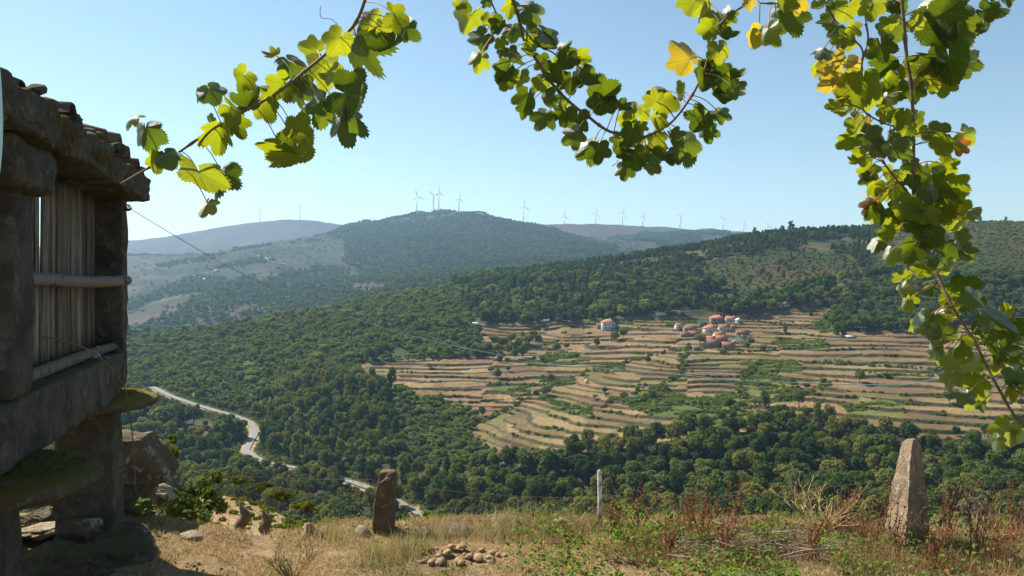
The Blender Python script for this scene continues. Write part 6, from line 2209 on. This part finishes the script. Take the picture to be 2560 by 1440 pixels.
def vine(name, canes, leaves, label, dfun):
    root = empty(name, P(canes[0][0][0], canes[0][0][1], dfun(*canes[0][0])))
    allp = []
    for ci, cn in enumerate(canes):
        pts = spline([P(u, v, dfun(u, v)) for u, v in cn], 6)
        r0, r1 = (0.0058, 0.0034) if ci == 0 else (0.0034, 0.0022)
        n = len(pts)
        rad = [r0 + (r1 - r0) * i / (n - 1) + (0.0022 if i % 9 == 0 else 0) for i in range(n)]
        mb = MB(); mb.tube(pts, rad, 8)
        mb.build('cane', 'cane', root, True)
        allp += [(CX + p.x / p.y * F, HY - p.z / p.y * F, p) for p in pts]
    for (u, v, s_, typ, ang) in leaves:
        d = dfun(u, v) + lr.uniform(-0.10, 0.12)
        if ang is None: ang = 90 + lr.gauss(0, 38)
        size = s_ * d / F * (1.38 if len(leaves) < 60 else (1.28 if len(leaves) < 110 else 1.08))
        a = math.radians(ang)
        ju, jv = u - math.cos(a) * s_ * 0.18, v - math.sin(a) * s_ * 0.18
        pos = P(ju, jv, d)
        kind = {'O': 'yellowing_vine_leaf', 'R': 'withered_vine_leaf', 'D': 'mature_shaded_vine_leaf'}.get(typ, 'mature_shaded_vine_leaf' if (typ in 'GW' and lr.random() < 0.3) else 'vine_leaf')  # dark-typed leaves take the kind with shade painted into its colour
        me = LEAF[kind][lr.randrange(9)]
        o = bpy.data.objects.new('leaf', me)
        M = leaf_frame(pos, typ, ang)
        if lr.random() < (0.5 if typ in 'DGY' else 0.25):     # upper side turned away: its underside is seen
            M = Matrix((-M.col[0], M.col[1], -M.col[2])).transposed()
        o.matrix_world = Matrix.LocRotScale(pos, M.to_quaternion(), Vector((size, size, size)))
        COL.objects.link(o)
        mw = o.matrix_world.copy()
        o.parent = root; o.matrix_parent_inverse = Matrix.Translation(root.location).inverted()
        nr = min(allp, key=lambda q: (q[0] - ju) ** 2 + (q[1] - jv) ** 2)
        if math.hypot(nr[0] - ju, nr[1] - jv) < 190:
            mid = pos.lerp(nr[2], 0.5) + Vector((0, 0, 0.012))
            mb = MB(); mb.tube(spline([nr[2], mid, pos], 4), 0.0016, 5)
            pm = make_mesh('petiole', mb.v, mb.f, 'petiole', True)
            po = bpy.data.objects.new('petiole', pm); COL.objects.link(po)
            po.parent = o; po.matrix_parent_inverse = mw.inverted()
    return tag(root, label, 'vine')


def T4(x, y, s_, t, a=None): return (300 + x / 2.571, y / 2.571, s_ / 2.571, t, a)
def T5(x, y, s_, t='D', a=None): return (1100 + x / 3.064, y / 3.064, s_ / 3.064, t, a)
def T6(x, y, s_, t='D', a=None): return (1660 + x / 2.571, y / 2.571, s_ / 2.571, t, a)
def T7(x, y, s_, t='D', a=None): return (1960 + x / 2.1817, 500 + y / 2.1817, s_ / 2.1817, t, a)


Lleft = [T4(1620, 140, 150, 'Y', -60), T4(1790, 100, 190, 'G', 20), T4(1760, 310, 260, 'W', 100), T4(1850, 190, 150, 'W', 40), T4(1540, 300, 350, 'D', 75), T4(1400, 270, 190, 'Y', 120), T4(1230, 320, 150, 'Y', 200),
         T4(1320, 450, 250, 'Y', 80), T4(1100, 420, 190, 'D', 60), T4(985, 355, 110, 'W', 190), T4(1030, 560, 200, 'Y', 140), T4(1190, 560, 170, 'G', 70), T4(1140, 600, 170, 'D', 90), T4(1195, 690, 80, 'W', 80),
         T4(1300, 700, 260, 'G', 110), T4(1500, 620, 330, 'D', 20), T4(1440, 780, 240, 'D', 85), T4(1420, 830, 120, 'W', 90), T4(775, 510, 170, 'Y', 130), T4(820, 650, 190, 'D', 250), T4(930, 690, 170, 'Y', 60),
         T4(590, 600, 180, 'D', 60), T4(490, 545, 130, 'W', 200), T4(740, 710, 190, 'G', 40), T4(640, 850, 210, 'Y', 95), T4(740, 800, 170, 'Y', 60), T4(570, 790, 100, 'G', 200), T4(960, 580, 120, 'G', 200),
         T4(170, 860, 200, 'D', 80), T4(75, 745, 140, 'W', 195), T4(310, 1020, 170, 'D', 60), T4(240, 1040, 150, 'Y', 100), T4(500, 1170, 330, 'Y', 100), T4(645, 1140, 250, 'W', 95), T4(560, 1330, 160, 'W', 95),
         T4(1010, 980, 260, 'Y', 115), T4(1130, 1000, 320, 'W', 95), T4(1150, 830, 180, 'G', -60), T4(1700, 180, 120, 'Y', 10)]
vine('grape_vine', [[(1010, -420), (965, -180), (922, -30), (890, 55), (850, 98), (820, 130), (760, 180), (720, 212), (680, 240), (590, 290), (520, 330), (440, 385), (380, 415), (302, 460)]], Lleft,
     'slanting grape cane with sunlit leaves reaching left to the granary roof', lambda u, v: 2.45)

Lmid = [T5(*q_) for q_ in ((150, 50, 130, 'G'), (220, 160, 240, 'Y', 110), (350, 20, 100, 'G'), (300, 300, 220, 'D', 140), (300, 450, 180, 'G', 100), (370, 160, 120, 'Y'), (450, 190, 160, 'D'), (470, 330, 120, 'Y'), (540, 60, 150, 'Y'), (560, 250, 180, 'D'), (480, 400, 110, 'D'),
        (690, 60, 240, 'D', -20), (730, 150, 180, 'D', 30), (820, 260, 240, 'D', 40), (690, 330, 160, 'Y'), (680, 410, 140, 'Y'), (540, 440, 180, 'D'), (500, 550, 190, 'D', 140), (500, 640, 140, 'G', 110), (610, 610, 170, 'Y', 95), (790, 350, 200, 'D'), (790, 480, 160, 'G'), (890, 510, 170, 'Y'), (955, 395, 170, 'D', 0), (1100, 440, 160, 'Y', 10), (980, 480, 190, 'D'), (1060, 560, 200, 'D'), (1010, 640, 220, 'D'), (1150, 640, 160, 'D', 30), (880, 590, 170, 'D'), (760, 640, 150, 'G'), (810, 660, 120, 'Y'),
        (660, 760, 230, 'D', 110), (650, 850, 150, 'D', 110), (820, 780, 210, 'D'), (800, 910, 220, 'D', 120), (930, 800, 120, 'Y'), (930, 880, 170, 'D'), (1040, 940, 260, 'D'), (1010, 1040, 210, 'D', 150), (1140, 1120, 230, 'D'), (1220, 1170, 210, 'D', 90), (1270, 730, 250, 'D', -30), (1230, 820, 240, 'D'), (1400, 830, 150, 'D'), (1380, 800, 110, 'D', -60), (1480, 850, 170, 'G'), (1560, 880, 160, 'Y'), (1430, 930, 160, 'Y'), (1460, 1020, 200, 'D'), (1540, 980, 120, 'G'), (1360, 1090, 170, 'G'), (1400, 1200, 200, 'D'), (1410, 1310, 170, 'D', 95),
        (1500, 1220, 220, 'D'), (1530, 1100, 150, 'Y'), (1560, 1170, 130, 'G'), (1660, 1070, 170, 'G'), (1690, 1200, 260, 'D'), (1620, 1270, 160, 'D'), (1790, 1190, 160, 'D'), (1900, 1130, 260, 'G', 70), (1780, 1060, 150, 'G'), (1700, 680, 190, 'D', 200), (1850, 690, 170, 'W', 250), (1630, 770, 180, 'Y', 200), (1720, 800, 190, 'Y', 10), (1660, 930, 160, 'Y', 100), (1790, 780, 90, 'G'), (1880, 420, 280, 'O', 220), (1840, 510, 150, 'O', 170), (2070, 170, 180, 'G', 180), (2190, 120, 150, 'D'), (2180, 190, 130, 'Y', 20), (2050, 220, 170, 'G', 170), (2180, 260, 170, 'D', 20), (2060, 280, 110, 'G'), (2140, 390, 190, 'G', 80), (2110, 490, 230, 'D', 30), (2040, 530, 170, 'D'),
        (1950, 60, 290, 'Y', 100), (2070, 50, 220, 'Y', 60), (2030, 640, 220, 'D', 110), (2190, 620, 260, 'D', 50), (2270, 600, 150, 'W', -40), (2280, 690, 170, 'D', 30), (2150, 760, 170, 'D', 100), (2000, 930, 240, 'D', 120), (2090, 920, 190, 'W', 80), (2160, 870, 150, 'D', 20), (2040, 1010, 170, 'D', 90))]
vine('grape_vine', [[(1230, -420), (1255, -200), (1275, -40), (1283, 0), (1296, 42), (1306, 88), (1322, 121), (1348, 160), (1371, 196), (1400, 232), (1439, 268), (1469, 290), (1498, 313), (1528, 330), (1573, 339), (1609, 343), (1648, 326), (1687, 297), (1730, 238), (1753, 193), (1763, 170), (1776, 121), (1792, 72), (1831, 33), (1883, 0), (1920, -40), (1980, -190), (2010, -420)], [(1250, -160), (1225, -30), (1235, 20), (1262, 60), (1296, 80)], [(1300, 60), (1340, 110), (1380, 130), (1400, 150)]], Lmid,
     'hanging loop of grape vine with crowded dark leaves at top centre', lambda u, v: 2.6)

Lright = [T6(*q_) for q_ in ((560, 20, 120, 'O', 80), (600, 230, 190, 'O', 110), (690, 215, 200, 'W', 60), (690, 60, 150, 'W', 190), (830, 130, 270, 'D', 70), (760, 40, 210, 'G'), (870, 30, 190, 'O'), (1000, 60, 150, 'W'), (1040, 130, 150, 'W', 180), (1100, 50, 160, 'D'), (1190, 80, 220, 'Y'), (1270, 20, 150, 'W'), (1100, 190, 150, 'D'), (1140, 260, 190, 'G'), (1210, 190, 150, 'Y'), (1190, 300, 150, 'Y'), (1010, 350, 180, 'W', 110), (1000, 440, 140, 'Y', 110), (1110, 390, 170, 'O'), (1050, 440, 150, 'O'), (1230, 420, 160, 'O'), (1090, 490, 170, 'O'), (1120, 560, 160, 'O'), (1050, 540, 150, 'O', 150),
          (1340, 60, 200, 'G'), (1440, 60, 220, 'G'), (1500, 30, 160, 'D'), (1450, 230, 250, 'G'), (1400, 330, 240, 'D'), (1450, 160, 160, 'Y'), (1270, 560, 320, 'G', 100), (1220, 510, 180, 'W', 190), (1330, 620, 230, 'G', 90), (1440, 420, 220, 'D'), (1460, 500, 140, 'Y'), (1570, 450, 170, 'G'), (1470, 570, 220, 'D'), (1150, 650, 150, 'Y'), (1095, 690, 170, 'W', 190), (1160, 750, 140, 'W', 90), (1430, 650, 170, 'W'), (1420, 740, 160, 'G'), (1530, 750, 180, 'G'), (1610, 600, 190, 'D'), (1620, 760, 140, 'G'), (1250, 790, 180, 'G'), (1320, 800, 120, 'O'), (1185, 920, 200, 'Y', 130), (1200, 850, 120, 'Y'), (1330, 880, 200, 'D'), (1370, 960, 170, 'D'), (1470, 890, 160, 'W'), (1500, 960, 240, 'D'), (1560, 850, 160, 'G'), (1620, 840, 150, 'G'),
          (1260, 1010, 180, 'G', 150), (1230, 1050, 120, 'W'), (1310, 1110, 190, 'G', 120), (1300, 1160, 130, 'G'), (1430, 1130, 150, 'G'), (1360, 1210, 150, 'Y'), (1400, 1250, 150, 'G'), (1330, 1330, 160, 'R', 120), (1380, 1350, 190, 'G', 95), (1480, 1230, 190, 'G'), (1540, 1150, 170, 'Y'), (1590, 1180, 150, 'D'), (1580, 1080, 160, 'D'), (1660, 1090, 160, 'D'),
          (1650, 60, 200, 'W', 230), (1640, 160, 140, 'Y'), (1790, 150, 380, 'D', 60), (1850, 50, 300, 'D', -30), (1900, 190, 340, 'D', 70), (1760, 250, 250, 'D', 110), (1950, 120, 260, 'D', 20), (2090, 90, 210, 'D', 30), (2190, 10, 120, 'D'), (2070, 180, 120, 'W', 60), (1730, 400, 270, 'D', 150), (1840, 420, 330, 'D', 80), (1950, 410, 220, 'D', 10), (1720, 510, 220, 'Y', 150), (1800, 560, 220, 'G', 90), (1750, 860, 230, 'D', 180), (1850, 850, 250, 'G', -20), (1970, 880, 210, 'G', 30), (1910, 950, 150, 'R', 40), (1790, 950, 170, 'G', 110), (1820, 1080, 220, 'G', 40), (1730, 1180, 280, 'D', 80), (1700, 1260, 220, 'D', 90), (1860, 1210, 220, 'G', 20), (1830, 1280, 200, 'G', 80), (1800, 1370, 190, 'G'), (1900, 1370, 210, 'G', 60), (1990, 1350, 140, 'W', -30), (1550, 1340, 220, 'G'), (1480, 1400, 160, 'G'), (1600, 1420, 200, 'D'), (1700, 1400, 190, 'W'))]
Lright += [T7(*q_) for q_ in ((470, 30, 95, 'R', 120), (520, 90, 140, 'Y', 100), (590, 110, 150, 'G'), (630, 60, 160, 'D'), (690, 30, 130, 'G'), (760, 130, 210, 'D'), (830, 60, 170, 'D'), (900, 50, 190, 'D', 30), (1010, 60, 140, 'W', -30), (600, 150, 100, 'Y'), (555, 190, 120, 'G'), (510, 240, 130, 'W', 110), (583, 300, 130, 'W', 100), (700, 280, 190, 'G', 110), (790, 210, 190, 'D'), (920, 160, 150, 'Y'), (970, 200, 120, 'W', -50), (930, 250, 190, 'D', 40), (980, 300, 150, 'D', 60), (830, 340, 130, 'G'), (850, 230, 120, 'G'), (750, 390, 140, 'G'), (640, 420, 130, 'Y', 200), (690, 540, 140, 'Y', 95), (640, 465, 130, 'W', 190), (660, 575, 100, 'W', 100), (790, 480, 110, 'W', 160), (910, 390, 150, 'Y', 60), (1000, 490, 260, 'D', 10), (920, 530, 190, 'G', 150), (960, 580, 160, 'Y', 80), (1040, 540, 180, 'D', 40),
           (745, 660, 180, 'W', 200), (715, 690, 120, 'Y', 150), (805, 670, 160, 'Y', 100), (880, 610, 140, 'W', 200), (930, 645, 120, 'Y'), (860, 760, 200, 'G', 100), (800, 720, 120, 'Y'), (820, 830, 130, 'W', 100), (860, 850, 120, 'G'), (940, 790, 170, 'Y', 120), (1000, 800, 150, 'W'), (970, 920, 240, 'G', 110), (910, 980, 150, 'W', 110), (1020, 900, 140, 'G'), (1040, 1000, 190, 'G', 80), (1050, 1070, 200, 'G', 95), (985, 1080, 140, 'W', 120), (1075, 1130, 90, 'G', 95), (1080, 680, 140, 'W', 200), (1170, 680, 260, 'D', 30), (1210, 620, 160, 'Y', -20), (1250, 720, 180, 'D', 20), (1200, 840, 200, 'D', 60), (1180, 910, 180, 'Y', 90), (1270, 860, 150, 'D'), (1270, 970, 180, 'D', 70), (1240, 1030, 140, 'Y', 90), (1150, 880, 120, 'W', 180), (1195, 1280, 220, 'G', 120), (1265, 1310, 160, 'Y', 90), (1300, 1060, 150, 'G', 60), (1150, 1320, 120, 'W', 130))]
vine('grape_vine', [[(2235, -420), (2246, -200), (2253, -40), (2255, 0), (2259, 51), (2267, 144), (2276, 202), (2282, 272), (2284, 350), (2284, 428), (2284, 506), (2295, 569), (2322, 633), (2354, 711), (2386, 775), (2427, 839), (2455, 890), (2482, 945), (2510, 995), (2528, 1027), (2562, 1066), (2610, 1120)],
                    [(2010, -420), (2035, -190), (2055, -30), (2068, 16), (2107, 78), (2154, 120), (2154, 175), (2154, 265), (2193, 300), (2236, 315), (2282, 311)], [(2208, 405), (2240, 447), (2282, 494)], [(2165, 60), (2170, 100), (2154, 160)], [(1990, -30), (1956, 5), (1900, 8)], [(2284, 520), (2330, 530), (2380, 548)], [(2330, 640), (2350, 610), (2400, 600)], [(2260, -160), (2360, -80), (2440, -20), (2480, 0), (2500, 20)]], Lright,
     'long grape vine hanging down the right side with crowded leaves', lambda u, v: 2.5 - 0.35 * max(0, v - 500) / 600)
# a few curling tendrils
for i, (pts, lb) in enumerate((([(845, 62), (828, 48), (805, 45), (800, 30), (802, 15)], 'thin curling tendril above the slanting cane'), ([(1530, 415), (1538, 410), (1545, 400)], 'short tendril under the hanging vine loop'), ([(2378, 118), (2368, 108), (2376, 104), (2380, 112)], 'tiny coiled tendril beside the right vine'))):
    mb = MB(); mb.tube(spline([P(u, v, 2.48) for u, v in pts], 5), 0.0011, 4)
    tag(mb.build('vine_tendril', 'petiole'), lb, 'tendril')

# ------------------------------------------------------------------ the hazy air over the valley
hz = MB()
hz.box((300, 3300, 160), (13000, 9000, 760))
k = NT('valley_haze')
pv = k.n('ShaderNodeVolumePrincipled')
pv.inputs['Color'].default_value = (0.42, 0.69, 1.0, 1)
pv.inputs['Density'].default_value = 0.00009
pv.inputs['Anisotropy'].default_value = 0.35
k.t.links.new(pv.outputs[0], k.out.inputs['Volume'])
haze = add('haze', make_mesh('haze', hz.v, hz.f, k.m))
tag(haze, 'thin blue daylight haze hanging over the valley', 'haze', kind='stuff')
